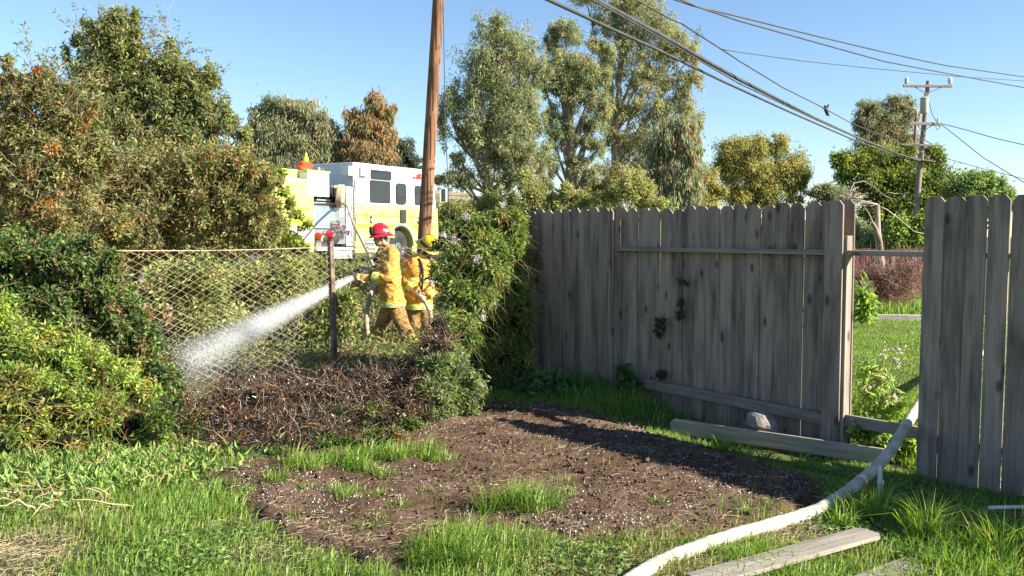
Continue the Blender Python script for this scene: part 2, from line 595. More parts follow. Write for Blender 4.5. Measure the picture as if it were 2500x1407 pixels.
def poly_dist(P, poly):
    d = np.full(len(P), 1e9)
    n = len(poly)
    for i in range(n):
        a, b_ = poly[i], poly[(i + 1) % n]
        ab = b_ - a
        t = np.clip(((P - a) @ ab) / (ab @ ab), 0, 1)
        d = np.minimum(d, np.linalg.norm(P - (a + t[:, None] * ab), axis=1))
    return np.where(in_poly(P, poly), d, -d)

def vnoise(x, y, s, seed=0.0):
    """cheap smooth pseudo-noise in about -1..1"""
    return (np.sin(x * s * 1.7 + 1.3 + seed + 1.5 * np.sin(y * s * 1.1 + seed)) + np.sin(y * s * 1.9 + 2.1 * seed + 1.4 * np.sin(x * s * 1.3 + 0.7))
            + 0.6 * np.sin((x + y) * s * 3.1 + seed) + 0.6 * np.sin((x - 1.3 * y) * s * 3.7 + 2 * seed)) / 3.2

def bed_h(X, Y):
    P = np.stack([X.ravel(), Y.ravel()], 1)
    d = poly_dist(P, bed).reshape(X.shape) + 0.10 * vnoise(X, Y, 3.1, 0.4)
    e = sstep(-0.06, 0.14, d)
    lump = 0.014 * vnoise(X, Y, 6, 1) + 0.010 * np.abs(vnoise(X, Y, 17, 2)) + 0.007 * np.abs(vnoise(X, Y, 37, 3)) + 0.004 * vnoise(X, Y, 80, 5)
    lump = lump + rng.normal(0, 0.0022, X.shape)
    return hgt(X, Y) - 0.05 + e * (0.075 + lump * 1.25)

xs = np.arange(bed[:, 0].min() - 0.2, bed[:, 0].max() + 0.2, 0.025)
ys = np.arange(bed[:, 1].min() - 0.2, bed[:, 1].max() + 0.2, 0.025)
V, q = grid_sheet(xs, ys, bed_h)
me = raw_mesh('soil_bed', V, q, np.full(len(q) // 4, 4), None, M['soil'])
tag(link('soil_bed', me), kind='structure')

# clods and white grit on the bed
def scatter_bed(n):
    P = np.stack([rng.uniform(bed[:, 0].min(), bed[:, 0].max(), n * 3), rng.uniform(bed[:, 1].min(), bed[:, 1].max(), n * 3)], 1)
    P = P[poly_dist(P, bed) > 0.0]
    return P[:n]

def grit(name, P, Z, r, mat, label, cat, tetra=False):
    n = len(P)
    o8 = np.array([[1, 0, 0], [-1, 0, 0], [0, 1, 0], [0, -1, 0], [0, 0, 1], [0, 0, -1]], float)
    tri = np.array([[0, 2, 4], [2, 1, 4], [1, 3, 4], [3, 0, 4], [2, 0, 5], [1, 2, 5], [3, 1, 5], [0, 3, 5]])
    if tetra:
        o8 = np.array([[1, 1, 1], [-1, -1, 1], [-1, 1, -1], [1, -1, -1]], float) * 0.8
        tri = np.array([[0, 1, 3], [0, 2, 1], [0, 3, 2], [1, 2, 3]])
    nv, nf = len(o8), len(tri)
    S = r[:, None, None] * rng.uniform(0.55, 1.25, (n, nv, 1))
    V = np.stack([P[:, 0], P[:, 1], Z], 1)[:, None, :] + o8[None] * S
    loops = (np.arange(n)[:, None, None] * nv + tri[None]).ravel()
    me = raw_mesh(name, V, loops, np.full(n * nf, 3), None, mat)
    return tag(link(name, me), label, cat, kind='stuff')

P = scatter_bed(34000)
dens = 0.5 + 0.5 * vnoise(P[:, 0], P[:, 1], 1.9, 4) + 0.25 * vnoise(P[:, 0], P[:, 1], 6, 2)
for (px, py, r_, a_) in [(640, 1200, 0.55, 1.2), (800, 1240, 0.5, 0.9), (1420, 1290, 0.55, 1.4), (1820, 1190, 0.4, 1.4), (1500, 1050, 0.6, 0.7), (1250, 1060, .5, .4)]:
    g_ = gr(px, py)
    dens += a_ * np.exp(-((P[:, 0] - g_.x) ** 2 + (P[:, 1] - g_.y) ** 2) / (r_ * r_ * 0.5))
P = P[rng.random(len(P)) < np.clip(dens - 0.25, 0.03, 1.5) * 0.42]
grit('perlite_grit', P, bed_h(P[:, 0], P[:, 1]) + 0.002, rng.gamma(1.6, 0.00095, len(P)) + 0.0009, M['perlite'], 'white perlite grit sprinkled over the dug brown soil', 'grit', True)
P = scatter_bed(7000)
grit('soil_clods', P, bed_h(P[:, 0], P[:, 1]) + 0.002, rng.gamma(2.0, 0.0026, len(P)) + 0.002, M['soil'], 'loose brown clods lying on the dug soil', 'soil', True)

# ------------------------------------------------------------------ wooden fence
FA = Vector((0.25, 9.5, 0))
FU = Vector((0.638, -0.770, 0)).normalized()
F_RZ = math.atan2(FU.y, FU.x)
def fence_pt(s, y=0.0, z=0.0):
    n = Vector((-FU.y, FU.x, 0))
    return FA + FU * s + n * y + Vector((0, 0, z))

def board_mesh(w, h, t, ear=0.040, rr=None):
    x = w / 2
    j = (lambda a: float(rng.normal(0, a)))
    e1, e2 = ear * rng.uniform(0.7, 1.2), ear * rng.uniform(0.7, 1.2)
    poly = [(-x, 0), (x, 0), (x, h - e1), (x - e1 * 0.85, h + j(0.002)), (-x + e2 * 0.85, h + j(0.002)), (-x, h - e2)]
    b = MB()
    b.prism(poly, -t / 2, t / 2)
    return b

wf = thing('wooden_fence', 'weathered grey dog-eared board fence with a gap of missing boards', 'fence', FA, F_RZ)
def put_board(s0, s1, y, z0=None, ztop=1.86, tone=None, lean=0.0):
    w = (s1 - s0)
    zc = float(hgt(*fence_pt((s0 + s1) / 2)[:2])) - 0.02 if z0 is None else z0
    b = board_mesh(w, ztop - zc, 0.018)
    o = b.build('board', M['board'], wf, local=True, bevel=0.002)
    o.location = ((s0 + s1) / 2, y, zc)
    o.rotation_euler = (float(rng.normal(0, 0.004)), lean, float(rng.normal(0, 0.012)))
    return o

# bay with boards on the near face
s_ = -1.17
while s_ < 1.25:
    w = float(rng.choice([0.14, 0.138, 0.143]))
    e = min(s_ + w, 1.27)
    put_board(s_, e - float(rng.choice([0.001, 0.002, 0.004])), -0.057, ztop=1.86 + float(rng.normal(0, 0.007)), lean=float(rng.normal(0, 0.002)))
    s_ = e
# middle bay with the boards on the far face, rails towards us
s_ = 1.20
k = 0
while s_ < 3.5:
    w = float(rng.choice([0.136, 0.140, 0.144]))
    gap = 0.002
    if k in (14,): gap = 0.009
    if k in (5, 12): gap = 0.004
    put_board(s_, min(s_ + w - gap, 3.597), 0.057, ztop=1.855 + float(rng.normal(0, 0.008)), lean=float(rng.normal(0, 0.002)))
    s_ += w
    k += 1
put_board(3.600, 3.737, 0.057, ztop=1.866)
# last bay: one board, a gap, then boards on the near face again
put_board(3.556, 3.705, -0.057, ztop=1.862)
s_ = 4.318
k = 0
while s_ < 8.8:
    w = 0.143 + float(rng.normal(0, 0.002))
    gap = (0.006, 0.005, 0.008, 0.007)[k % 4]
    put_board(s_, s_ + w - gap, -0.057, ztop=1.862 + float(rng.normal(0, 0.006)), lean=float(rng.normal(0, 0.002)))
    s_ += w
    k += 1
for s_ in (-1.20, 1.245, 3.685, 6.125, 8.565):
    b = MB().box(-0.044, 0.044, -0.044, 0.044, 0, 1.80)
    o = b.build('post', M['board'], wf, local=True, bevel=0.004)
    o.location = (s_, 0, float(hgt(*fence_pt(s_)[:2])) - 0.05)
for (a_, e_) in ((-1.155, 1.20), (1.29, 3.64), (3.73, 6.08), (6.17, 8.52)):
    for (z0, z1, hw) in ((1.435, 1.475, 0.044), (0.095, 0.185, 0.019)):
        b = MB().box(-(e_ - a_) / 2, (e_ - a_) / 2, -hw, hw, z0, z1)
        o = b.build('rail', M['rail'], wf, local=True, bevel=0.004)
        o.location = ((a_ + e_) / 2, -0.024 if (hw < 0.03 and 1 < a_ < 2) else 0, 0)
        if z0 < 1 and 1 < a_ < 2: o.rotation_euler = (0, R(0.9), 0)

# ------------------------------------------------------------------ chain-link fence
CL = [Vector((0.35, 9.42, 0)), Vector((-1.99, 9.5, 0)), Vector((-3.57, 7.32, 0))]
clf = thing('chain_link_fence', 'rusty tan chain-link fence with a dark steel post behind the burnt brush', 'fence', CL[1])
b = MB()
Mx = Matrix.Translation(CL[1]) @ Matrix.Rotation(R(52), 4, 'Z') @ Matrix.Rotation(R(-1.6), 4, 'Y')
b.box(-0.027, 0.027, -0.027, 0.027, -0.1, 1.52, Mx)
b.build('post', M['steel_post'], clf, bevel=0.004)
ztop, zbot, pitch = 1.455, 0.03, 0.070
segs = []
rows = int((ztop - zbot) / (pitch * 0.5))
for a_, e_ in ((CL[0], CL[1]), (CL[1], CL[2])):
    d = (e_ - a_)
    L = d.length
    d.normalize()
    n_ = Vector((-d.y, d.x, 0))
    ncol = int(L / pitch)
    sag = lambda q: 0.0
    cols_ = []
    for c in range(ncol + 1):
        pp = []
        for r_ in range(rows + 1):
            side = ((r_ + c) % 2) * pitch * 1.02
            base = a_ + d * (c * pitch + side - pitch * 0.01)
            bulge = 0.03 * math.sin(c * 0.21) * math.sin(r_ / rows * 3.1)
            z_ = ztop - r_ * (ztop - zbot) / rows + 0.012 * math.sin(c * 0.33)
            p = base + n_ * (bulge + (0.003 if r_ % 2 else -0.003)) + Vector((0, 0, z_))
            pp.append(p)
        cols_.append(pp)
    segs.append(np.array(cols_))
PTS = np.concatenate(segs, 0)
strands('wire_mesh', PTS, np.concatenate([np.full(len(segs[0]), 0.0052), np.full(len(segs[1]), 0.0033)]), np.tile([[0.5, 0.42, 0.3]], (len(PTS), 1)), M['wire'], clf, 3, 1.0)
b = MB()
for a_, e_ in zip(CL[:-1], CL[1:]):
    pts = [a_.lerp(e_, k / 12) + Vector((0, 0, ztop + 0.004 - 0.018 * math.sin(math.pi * k / 12))) for k in range(13)]
    b.tube(pts, 0.0045, 5)
b.build('top_wire', M['wire'], clf)

# ------------------------------------------------------------------ loose timber, rock, pipes
def lying_board(name, label, a, b_, w, t, tilt, mat, group=None, ear=True, up=0.0, cat='plank'):
    a, b_ = Vector(a), Vector(b_)
    d = b_ - a
    L = d.length
    X = d.normalized()
    Yv = Vector((0, 0, 1)).cross(X).normalized()
    Zv = X.cross(Yv)
    rot = Matrix((X, Yv, Zv)).transposed().to_4x4() @ Matrix.Rotation(tilt, 4, 'X')
    mb = MB()
    e = 0.03
    poly = [(0, -w / 2 + e), (e, -w / 2), (L, -w / 2), (L, w / 2), (e, w / 2), (0, w / 2 - e)] if ear else [(0, -w / 2), (L, -w / 2), (L, w / 2), (0, w / 2)]
    mb.prism(poly, -t / 2, t / 2)         # wide face in xz
    o = mb.build(name, mat, None, bevel=0.003)
    o.matrix_world = Matrix.Translation(a + Vector((0, 0, up))) @ rot
    return tag(o, label, cat, group)

pa, pb = gr(1637, 1056, -0.06), gr(2155, 1134, -0.15)
lying_board('fence_board', 'loose grey fence board lying on edge along the fence foot', pa, pb, 0.125, 0.022, R(3), M['plank'], up=0.06)
bp_, ap_ = gr(2128, 1312, 0.02), gr(1700, 1432, 0.02)
lying_board('wooden_plank', 'pale wooden plank lying in grass beside the white hose', bp_, ap_, 0.145, 0.022, R(90), M['plank'], up=0.025)
bp_, ap_ = gr(2352, 1344, -0.03), gr(2080, 1450, -0.01)
lying_board('wooden_plank', 'second grey plank half buried in grass at bottom right', bp_, ap_, 0.14, 0.022, R(87), M['plank'], up=0.02, ear=False)

def rock(name, label, c, r, seed):
    bm = bmesh.new()
    bmesh.ops.create_icosphere(bm, subdivisions=3, radius=1.0)
    for v in bm.verts:
        n = noise.noise(v.co * 1.1 + Vector((seed, 0, 0))) * 0.45 + noise.noise(v.co * 3.1 + Vector((0, seed, 0))) * 0.14
        v.co *= 1 + n
        v.co = Vector((v.co.x * r[0], v.co.y * r[1], max(v.co.z, -0.6) * r[2]))
    me = bpy.data.meshes.new(name)
    bm.to_mesh(me)
    bm.free()
    me.materials.append(M['stone'])
    o = link(name, me)
    o.location = c
    return tag(o, label, 'rock')
c_ = at(1862, 1032, 6.85)
o = rock('rock', 'grey angular rock resting between loose board and fence', c_, (0.135, 0.10, 0.10), 3.3)
o.rotation_euler = (0.1, 0.35, 0.4)

b = MB()
p = gr(2148, 1232, -0.06)
b.tube([p, p + Vector((0.004, 0.01, 0.12)), p + Vector((-0.006, 0.0, 0.235))], [0.017, 0.016, 0.012], 10)
b.lathe([(0.021, 0), (0.021, 0.02)], p + Vector((0.004, 0.008, 0.13)), (0, 0, 1), 10)
tag(b.build('garden_stake', M['perlite'], auto=40), 'short white pipe stake standing in shaded grass by the gap', 'stake')
b = MB()
p0, p1 = at(2415, 1240, 4.75), at(2560, 1236, 4.95)
b.tube([p0, p0.lerp(p1, 0.5), p1], 0.011, 8)
tag(b.build('white_pipe', M['perlite'], auto=40), 'thin white pipe lying in the shade at the right edge', 'pipe')

# ------------------------------------------------------------------ poles and wires
def px_path(pts):
    return [at(*p) for p in pts]

up_ = thing('utility_pole', 'tall reddish brown wooden utility pole behind the two firefighters', 'pole', at(1024, 765, 16))
b = MB()
pb_, pm_, pt_ = at(1024, 775, 16), at(1036, 558, 16), at(1079, -140, 16)
pts, rad = [], []
for k in range(25):
    t = k / 24
    p = pb_.lerp(pt_, t)
    pts.append(p)
    rad.append(0.132 - 0.030 * t + 0.0015 * math.sin(k * 2.3))
b.tube(pts, rad, 20)
pole_o = b.build('pole_shaft', M['pole'], up_, auto=60)
b = MB()
for py in (60, 210, 330, 470):
    c0 = at(1074 - (py) * 0.06, py, 15.86)
    b.tube([c0 + Vector((0.05, 0, -0.4)), c0 + Vector((0.045, 0, 0.4))], 0.006, 5)
b.build('ground_wire', M['cable'], up_)
b = MB()
b.tube(px_path([(1077, -140, 15.8), (1083, 60, 15.6), (1087, 300, 15.2), (1097, 520, 14.7), (1104, 640, 14.4)]), 0.008, 6)
tag(b.build('guy_wire', M['cable']), 'thin steel guy wire hanging just right of the brown pole', 'wire')

def wire(name, label, pts, Y0, Y1, r, sides=6):
    d = [0.0]
    for a_, b_ in zip(pts[:-1], pts[1:]): d.append(d[-1] + math.hypot(b_[0] - a_[0], b_[1] - a_[1]))
    P = []
    for (x, y), dd in zip(pts, d):
        t = dd / d[-1]
        P.append(at(x, y, 1.0 / ((1 - t) / Y0 + t / Y1)))
    # smooth a little
    Q = [P[0]]
    for a_, b_ in zip(P[:-1], P[1:]):
        Q += [a_.lerp(b_, 0.5), b_]
    o = MB().tube(Q, r, sides).build(name, M['cable'], smooth=True)
    return tag(o, label, 'wire', 'overhead wires')

wire('telephone_cable', 'lower thick cable sloping from top centre to the far pole', [(1160, -85), (1339, 0), (1493, 71), (1608, 123), (1767, 200), (1924, 272), (2084, 342), (2212, 389), (2246, 397)], 9.5, 45, 0.024)
wire('telephone_cable', 'thickest twisted cable bundle sloping down to the far pole', [(1290, -88), (1454, 0), (1608, 83), (1800, 192), (1988, 288), (2084, 332), (2175, 370), (2250, 394)], 9.5, 45, 0.036, 8)
wire('telephone_cable', 'thin lashing wire hugging the thickest cable bundle', [(1300, -80), (1460, 8), (1615, 94), (1720, 155), (1804, 204), (1990, 292), (2084, 334), (2250, 396)], 9.5, 45, 0.013)
wire('power_line', 'kinked thin wire above the cable bundle with a bundle on it', [(1440, -60), (1554, 0), (1635, 46), (1664, 58), (1762, 121), (1806, 150), (1911, 214), (2007, 262), (2084, 304), (2212, 354), (2250, 362)], 12, 45, 0.014)
wire('power_line', 'upper of the two wires crossing the top right corner', [(1580, -25), (1650, 0), (1690, 14), (1800, 40), (2000, 90), (2160, 128), (2260, 150), (2308, 160), (2500, 188), (2700, 212)], 13, 30, 0.014)
wire('power_line', 'lower of the two wires crossing the top right corner', [(1600, -25), (1670, 3), (1700, 16), (1800, 50), (2000, 106), (2158, 150), (2340, 185), (2500, 214), (2700, 250)], 13, 30, 0.014)
wire('power_line', 'thin service wire running right from the knot on the kinked wire', [(1762, 121), (1800, 127), (1966, 150), (2148, 169), (2340, 187), (2500, 198), (2700, 206)], 16.6, 30, 0.010)
wire('power_line', 'thin wire leaving the far pole to the right, upper', [(2298, 302), (2360, 318), (2430, 338), (2500, 354), (2700, 398)], 45, 34, 0.018)
wire('power_line', 'steep thin wire dropping right from the far pole', [(2298, 304), (2350, 345), (2400, 385), (2500, 446), (2650, 540)], 45, 34, 0.018)
wire('power_line', 'faint low wire right of the far pole', [(2252, 372), (2312, 388), (2400, 412), (2500, 437), (2700, 486)], 45, 34, 0.014)

# the small dark bundle on the wire
Yb = 26.7
b = MB()
cb = at(2018, 272, Yb)
k = Yb / FPX
Mb = Matrix.Translation(cb) @ Matrix.Rotation(R(-12), 4, 'Y')
bb = [(0.0, 14.5, 3.0, 2.4), (-1, 8, 5.0, 4), (-0.5, 2, 5.2, 4.4), (0.5, -4, 4.6, 4), (1.5, -10, 4.2, 3.4), (1.8, -11.5, 3.6, 2.8)]
b.loft([(Mb @ Vector((x * k, 0, z * k)), Vector((w * k, 0, 0)), Vector((0, d_ * k, 0))) for x, z, w, d_ in reversed(bb)], 9)
b.loft([(Mb @ Vector((x * k, 0.02, z * k)), Vector((w * k, 0, w * k * 0.4)), Vector((0, w * k, 0))) for x, z, w in ((1, 6, 3.0), (4.5, 9, 3.0), (7, 13, 2.6), (8, 16, 1.2))], 8)
b.loft([(Mb @ Vector((x * k, -0.01, z * k)), Vector((w * k * 0.5, 0, w * k)), Vector((0, w * k, 0))) for x, z, w in ((-2, 8, 2.6), (-6, 9, 1.9), (-9, 10.5, 0.9))], 7)
M['rag'] = paint('dark_cloth', (0.07, 0.055, 0.06), 0.9, var=0.6, scale=18, col2=(0.025, 0.02, 0.025))
tag(b.build('hanging_bundle', M['rag'], smooth=True), 'small dark cloth bundle caught on the thin kinked wire', 'bundle')

fp_b, fp_t = at(2229, 585, 45), at(2266, 198, 45)
fp = thing('utility_pole', 'grey far utility pole with crossarms and transformer above the trees', 'pole', fp_b)
def fpt(px, py, dy=0.0): return at(px, py, 45 + dy)
b = MB()
b.tube([fp_b - Vector((0, 0, 1.6)), fp_b.lerp(fp_t, 0.35), fp_b.lerp(fp_t, 0.7), fp_t], [0.17, 0.15, 0.125, 0.10], 12)
b.build('pole_shaft', M['pole_grey'], fp, auto=50)
def arm(p0, p1, w, h, dy, m='rail'):
    a_, e_ = fpt(*p0, dy), fpt(*p1, dy)
    return MB().bar(a_, e_, w, h).build('crossarm', M[m], fp, bevel=0.01)
a1 = arm((2205, 210), (2324, 211), 0.10, 0.13, -0.19)
a2 = arm((2218, 301), (2298, 304), 0.12, 0.16, -0.19)
a3 = arm((2200, 353), (2290, 356), 0.09, 0.10, -0.19, 'pole_grey')
a4 = arm((2222, 388), (2280, 396), 0.5, 0.06, -0.30, 'pole_grey')
for px, par in ((2213, a1), (2319, a1), (2224, a2), (2290, a2)):
    y0 = 207 if par is a1 else 299
    sc = 1.0 if par is a1 else 0.55
    b = MB().lathe([(0.03, -0.02), (0.03, 0.05), (0.10 * sc, 0.07), (0.11 * sc, 0.16), (0.07 * sc, 0.17), (0.10 * sc, 0.19), (0.10 * sc, 0.27 * sc + 0.02), (0.06, 0.33 * sc + 0.02), (0.02, 0.36 * sc + 0.02)], fpt(px, y0, -0.19), (0, 0, 1), 10)
    b.build('insulator', M['perlite'], fp, auto=40)
M['can'] = paint('transformer_paint', (0.36, 0.38, 0.31), 0.5, var=0.1)
b = MB().lathe([(0.02, -0.72), (0.19, -0.72), (0.2, -0.70), (0.2, 0.0), (0.22, 0.01), (0.22, 0.05), (0.12, 0.13), (0.03, 0.14)], fpt(2257, 243, -0.36) + Vector((0, 0, -0.0)), (0, 0, 1), 16)
b.build('transformer', M['can'], fp, auto=40)
b = MB().lathe([(0.05, 0), (0.07, 0.05), (0.05, 0.1), (0.07, 0.15), (0.03, 0.25)], fpt(2259, 238, -0.36), (0, 0, 1), 8)
b.build('bushing', M['stone'], fp, auto=40)
for (q0, q1) in (((2231, 211), (2259, 228)), ((2304, 211), (2264, 228)), ((2240, 305), (2250, 318)), ((2278, 305), (2258, 318)), ((2224, 388), (2247, 370)), ((2272, 393), (2249, 370)), ((2228, 352), (2251, 340)), ((2274, 352), (2254, 340))):
    MB().bar(fpt(*q0, -0.2), fpt(*q1, -0.18), 0.03, 0.045).build('brace', M['pole_grey'], fp)
b = MB()
b.tube([fpt(x, y, -0.3) for x, y in ((2268, 250), (2276, 280), (2288, 300), (2296, 312), (2290, 318), (2284, 310))], 0.016, 5)
b.build('drop_wire', M['cable'], fp)

lp = thing('street_lamp', 'slim street lamp with curved arm left of the far pole', 'lamp', at(2226, 600, 52))
b = MB().tube([at(2226, 600, 52), at(2233, 350, 52), at(2236, 292, 52)], [0.1, 0.085, 0.075], 8)
b.build('lamp_post', M['steel_post'], lp, auto=50)
b = MB().tube([at(2236, 292, 52), at(2238, 278, 52), at(2237, 270, 52), at(2233, 266, 52)], [0.07, 0.06, 0.06, 0.05], 8)
b.build('lamp_arm', M['hose_tan'], lp, smooth=True)
b = MB().ball(at(2230, 266, 52), 0.16, 0.12, 0.06)
b.build('lamp_head', M['concrete'], lp, smooth=True)

# guard rail on the bank
gl = thing('guard_rail', 'grey timber guard rail on the bank right of the brown pole', 'guard rail', at(1070, 490, 46))
for i_, (ya, yb) in enumerate(((469, 476), (479, 486))):
    MB().bar(at(1050, ya, 46), at(1160, yb, 47.5), 0.08, 0.19).build('rail', M['pole_grey'], gl)
for px in (1072, 1100, 1128, 1150):
    t = (px - 1050) / 110
    p = at(px, 482 + 4 * t, 46.1 + 1.5 * t)
    MB().box(p.x - 0.11, p.x + 0.11, p.y - 0.02 + 0.07, p.y + 0.2, p.z - 1.2, p.z + 0.55).build('post', M['pole_grey'], gl)

# ------------------------------------------------------------------ vegetation
def blob3(bl, Y):
    out = []
    for t in bl:
        px, py, r_ = t[:3]
        dY = t[3] if len(t) > 3 else 0.0
        rx, ry = (r_ if hasattr(r_, '__len__') else (r_, r_))
        YY = Y + dY
        kx = YY / FPX
        out.append((np.array(at(px, py, YY)), np.array([rx * kx, (rx + ry) * 0.5 * kx, ry * kx])))
    return out

def sample(blobs, n, sub, spread=0.24, shell=0.5):
    area = np.array([b_[1][0] * b_[1][2] for b_ in blobs])
    wt = area / area.sum()
    P, cid, SC = [], [], []
    k0 = 0
    for (c, r), w in zip(blobs, wt):
        ns = max(5, int(sub * w * 1.4))
        nl = max(20, int(n * w))
        sc = c + unit(ns) * r * (rng.random((ns, 1)) ** shell) * rng.uniform(0.85, 1.2, (ns, 1))
        which = rng.integers(0, ns, nl)
        p = sc[which] + rng.normal(0, 1, (nl, 3)) * r * spread * np.array([0.58, 0.58, 0.72]) * rng.uniform(0.5, 1.4, (ns, 1))[which] * np.where(rng.random((nl, 1)) < 0.13, 1.55, 1.0)
        P.append(p)
        cid.append(which + k0)
        SC.append(sc)
        k0 += ns
    return np.concatenate(P), np.concatenate(cid), SC

def colours(pal, cid, n, mix=0.55, jit=0.2):
    w = np.array([p[0] for p in pal], float)
    w /= w.sum()
    cl = rng.choice(len(pal), cid.max() + 1, p=w)
    own = rng.choice(len(pal), n, p=w)
    idx = np.where(rng.random(n) < mix, cl[cid], own)
    bright = rng.normal(1.0, 0.12, cid.max() + 1)[cid][:, None]
    return np.clip(pick(pal, n, jit, idx) * bright, 0.004, 0.9)

def curve_pts(a, b_, sagv, n=6):
    a, b_ = Vector(a), Vector(b_)
    return [a.lerp(b_, t) + Vector(sagv) * math.sin(math.pi * t) for t in np.linspace(0, 1, n)]

def plant(name, label, cat, base, blobs, n, sub, L, W, pal, droop=0.3, mat='leaf', trunk=None, tr=0.15, bark='bark', twigs=True, group=None, spread=0.24, shell=0.5,
          mix=0.55, jit=0.2, limb=0.4, part='crown', out=0.5, gain=None):
    base = Vector(base)
    if gain is None: gain = 1.85 if mat == 'leaf_far' else 1.5
    t = thing(name, label, cat, base, group=group)
    P, cid, SC = sample(blobs, n, sub, spread, shell)
    gz = hgt(P[:, 0], P[:, 1]) + 0.02
    P[:, 2] = np.maximum(P[:, 2], gz + rng.random(len(P)) * 0.06)
    allc = np.concatenate(SC)
    D = P - allc[cid]
    D = norm(D) * out + unit(len(P)) * 0.8
    D[:, 2] -= droop
    N = unit(len(P)) * 0.9 + np.array([0, 0, 0.7])
    cols = np.clip(colours(pal, cid, len(P), mix, jit) * gain, 0.004, 0.8)
    Ls = L * rng.uniform(0.6, 1.3, len(P))
    leaves(part, P, D, N, Ls, W * rng.uniform(0.7, 1.25, len(P)), cols, M[mat], t)
    if trunk is None:
        top = max(blobs, key=lambda q_: q_[0][2])
        trunk = [base, base.lerp(Vector(top[0]), 0.5) + Vector((0.1, 0, 0)), Vector(top[0])]
    b = MB()
    nt_ = len(trunk)
    fine, rr = [], []
    for i in range(nt_ - 1):
        for q_ in range(4):
            u = q_ / 4
            fine.append(Vector(trunk[i]).lerp(Vector(trunk[i + 1]), u) + Vector((float(rng.normal(0, 0.12 * tr)), float(rng.normal(0, 0.12 * tr)), 0)))
            rr.append(tr * (1 - 0.8 * (i + u) / (nt_ - 1)))
    fine.append(Vector(trunk[-1]))
    rr.append(tr * 0.2)
    b.tube(fine, rr, 8)
    for (c, r), sc in zip(blobs, SC):
        zc = float(c[2])
        tgt = base.z + (zc - base.z) * (0.45 + 0.25 * float(rng.random()))
        i = min(range(len(fine)), key=lambda q_: abs(fine[q_].z - tgt) + 0.3 * math.hypot(fine[q_].x - c[0], fine[q_].y - c[1]))
        pts = curve_pts(fine[i], c, rng.normal(0, 0.12, 3) * float(r.mean()) + np.array([0, 0, 0.1 * float(r.mean())]), 6)
        r0 = rr[i] * limb + 0.004
        b.tube(pts, [r0 * (1 - 0.7 * k / 5) for k in range(6)], 5)
    b.build('trunk', M[bark], t, smooth=True)
    if twigs:
        A, E = [], []
        for (c, r), sc in zip(blobs, SC):
            A.append(np.tile(c, (len(sc), 1)) + rng.normal(0, 0.1, (len(sc), 3)) * r)
            E.append(sc)
        A, E = np.concatenate(A), np.concatenate(E)
        kp_ = rng.random(len(A)) < 0.45
        A, E = A[kp_], E[kp_]
        mid = (A + E) / 2 + rng.normal(0, 0.07, A.shape)
        PT = np.stack([A, mid, E], 1)
        bc = np.tile([[0.12, 0.09, 0.07]], (len(PT), 1)) * rng.uniform(0.6, 1.4, (len(PT), 1))
        strands('twigs', PT, max(0.004, tr * 0.07), bc, M['twig'], t, 3, 0.35)
    return t

EUC = [(4, (0.128, 0.148, 0.074)), (3, (0.178, 0.182, 0.082)), (2, (0.088, 0.112, 0.064)), (1.3, (0.205, 0.165, 0.09)), (1, (0.25, 0.245, 0.13))]
EUC_GREY = [(4, (0.125, 0.145, 0.085)), (3, (0.165, 0.170, 0.085)), (2, (0.080, 0.10, 0.062)), (1, (0.20, 0.16, 0.095))]
EUC_GOLD = [(4, (0.20, 0.185, 0.060)), (3, (0.145, 0.155, 0.055)), (1.5, (0.095, 0.115, 0.045)), (1.5, (0.25, 0.19, 0.075))]
RUST = [(4, (0.165, 0.145, 0.070)), (3, (0.215, 0.13, 0.062)), (2, (0.11, 0.12, 0.058)), (1, (0.26, 0.16, 0.11))]
DARKG = [(4, (0.075, 0.105, 0.028)), (3, (0.125, 0.145, 0.033)), (2, (0.045, 0.070, 0.022)), (1.5, (0.175, 0.175, 0.04))]

FG = 'eucalyptus trees beyond the fence'
def gz(px, Y, dx=0): 
    x = (px - 1250) / FPX * Y
    return Vector((x, Y, float(hgt(x, Y)) - 0.1))

# tall grey-green eucalyptus right of the pole
plant('eucalyptus_tree', 'tall grey-green eucalyptus right of the brown pole, leftmost of the group', 'tree', gz(1192, 41.5),
      blob3([(1210, 80, (55, 50)), (1185, 150, (70, 60)), (1265, 130, (55, 60)), (1150, 230, (50, 60)), (1225, 220, (75, 65)), (1290, 220, (40, 60)), (1175, 310, (65, 60)), (1255, 310, (70, 65)),
             (1205, 390, (65, 55)), (1275, 390, (55, 50)), (1235, 450, (55, 40)), (1300, 300, (35, 50)), (1100, 250, (34, 44)), (1085, 310, (30, 40)), (1320, 170, (26, 40)), (1315, 390, (30, 40)), (1135, 430, (40, 30)), (1105, 430, (38, 22)), (1120, 385, (30, 24)), (1075, 430, (20, 22)), (1150, 350, (26, 26)), (1125, 310, (22, 30))], 41.5),
      64000, 620, 0.18, 0.046, EUC, 0.7, 'leaf_far', [gz(1192, 41.5), at(1187, 420, 41.5), at(1195, 300, 41.5), at(1215, 120, 41.5)], 0.26, 'bark_pale', group=FG, spread=0.2)
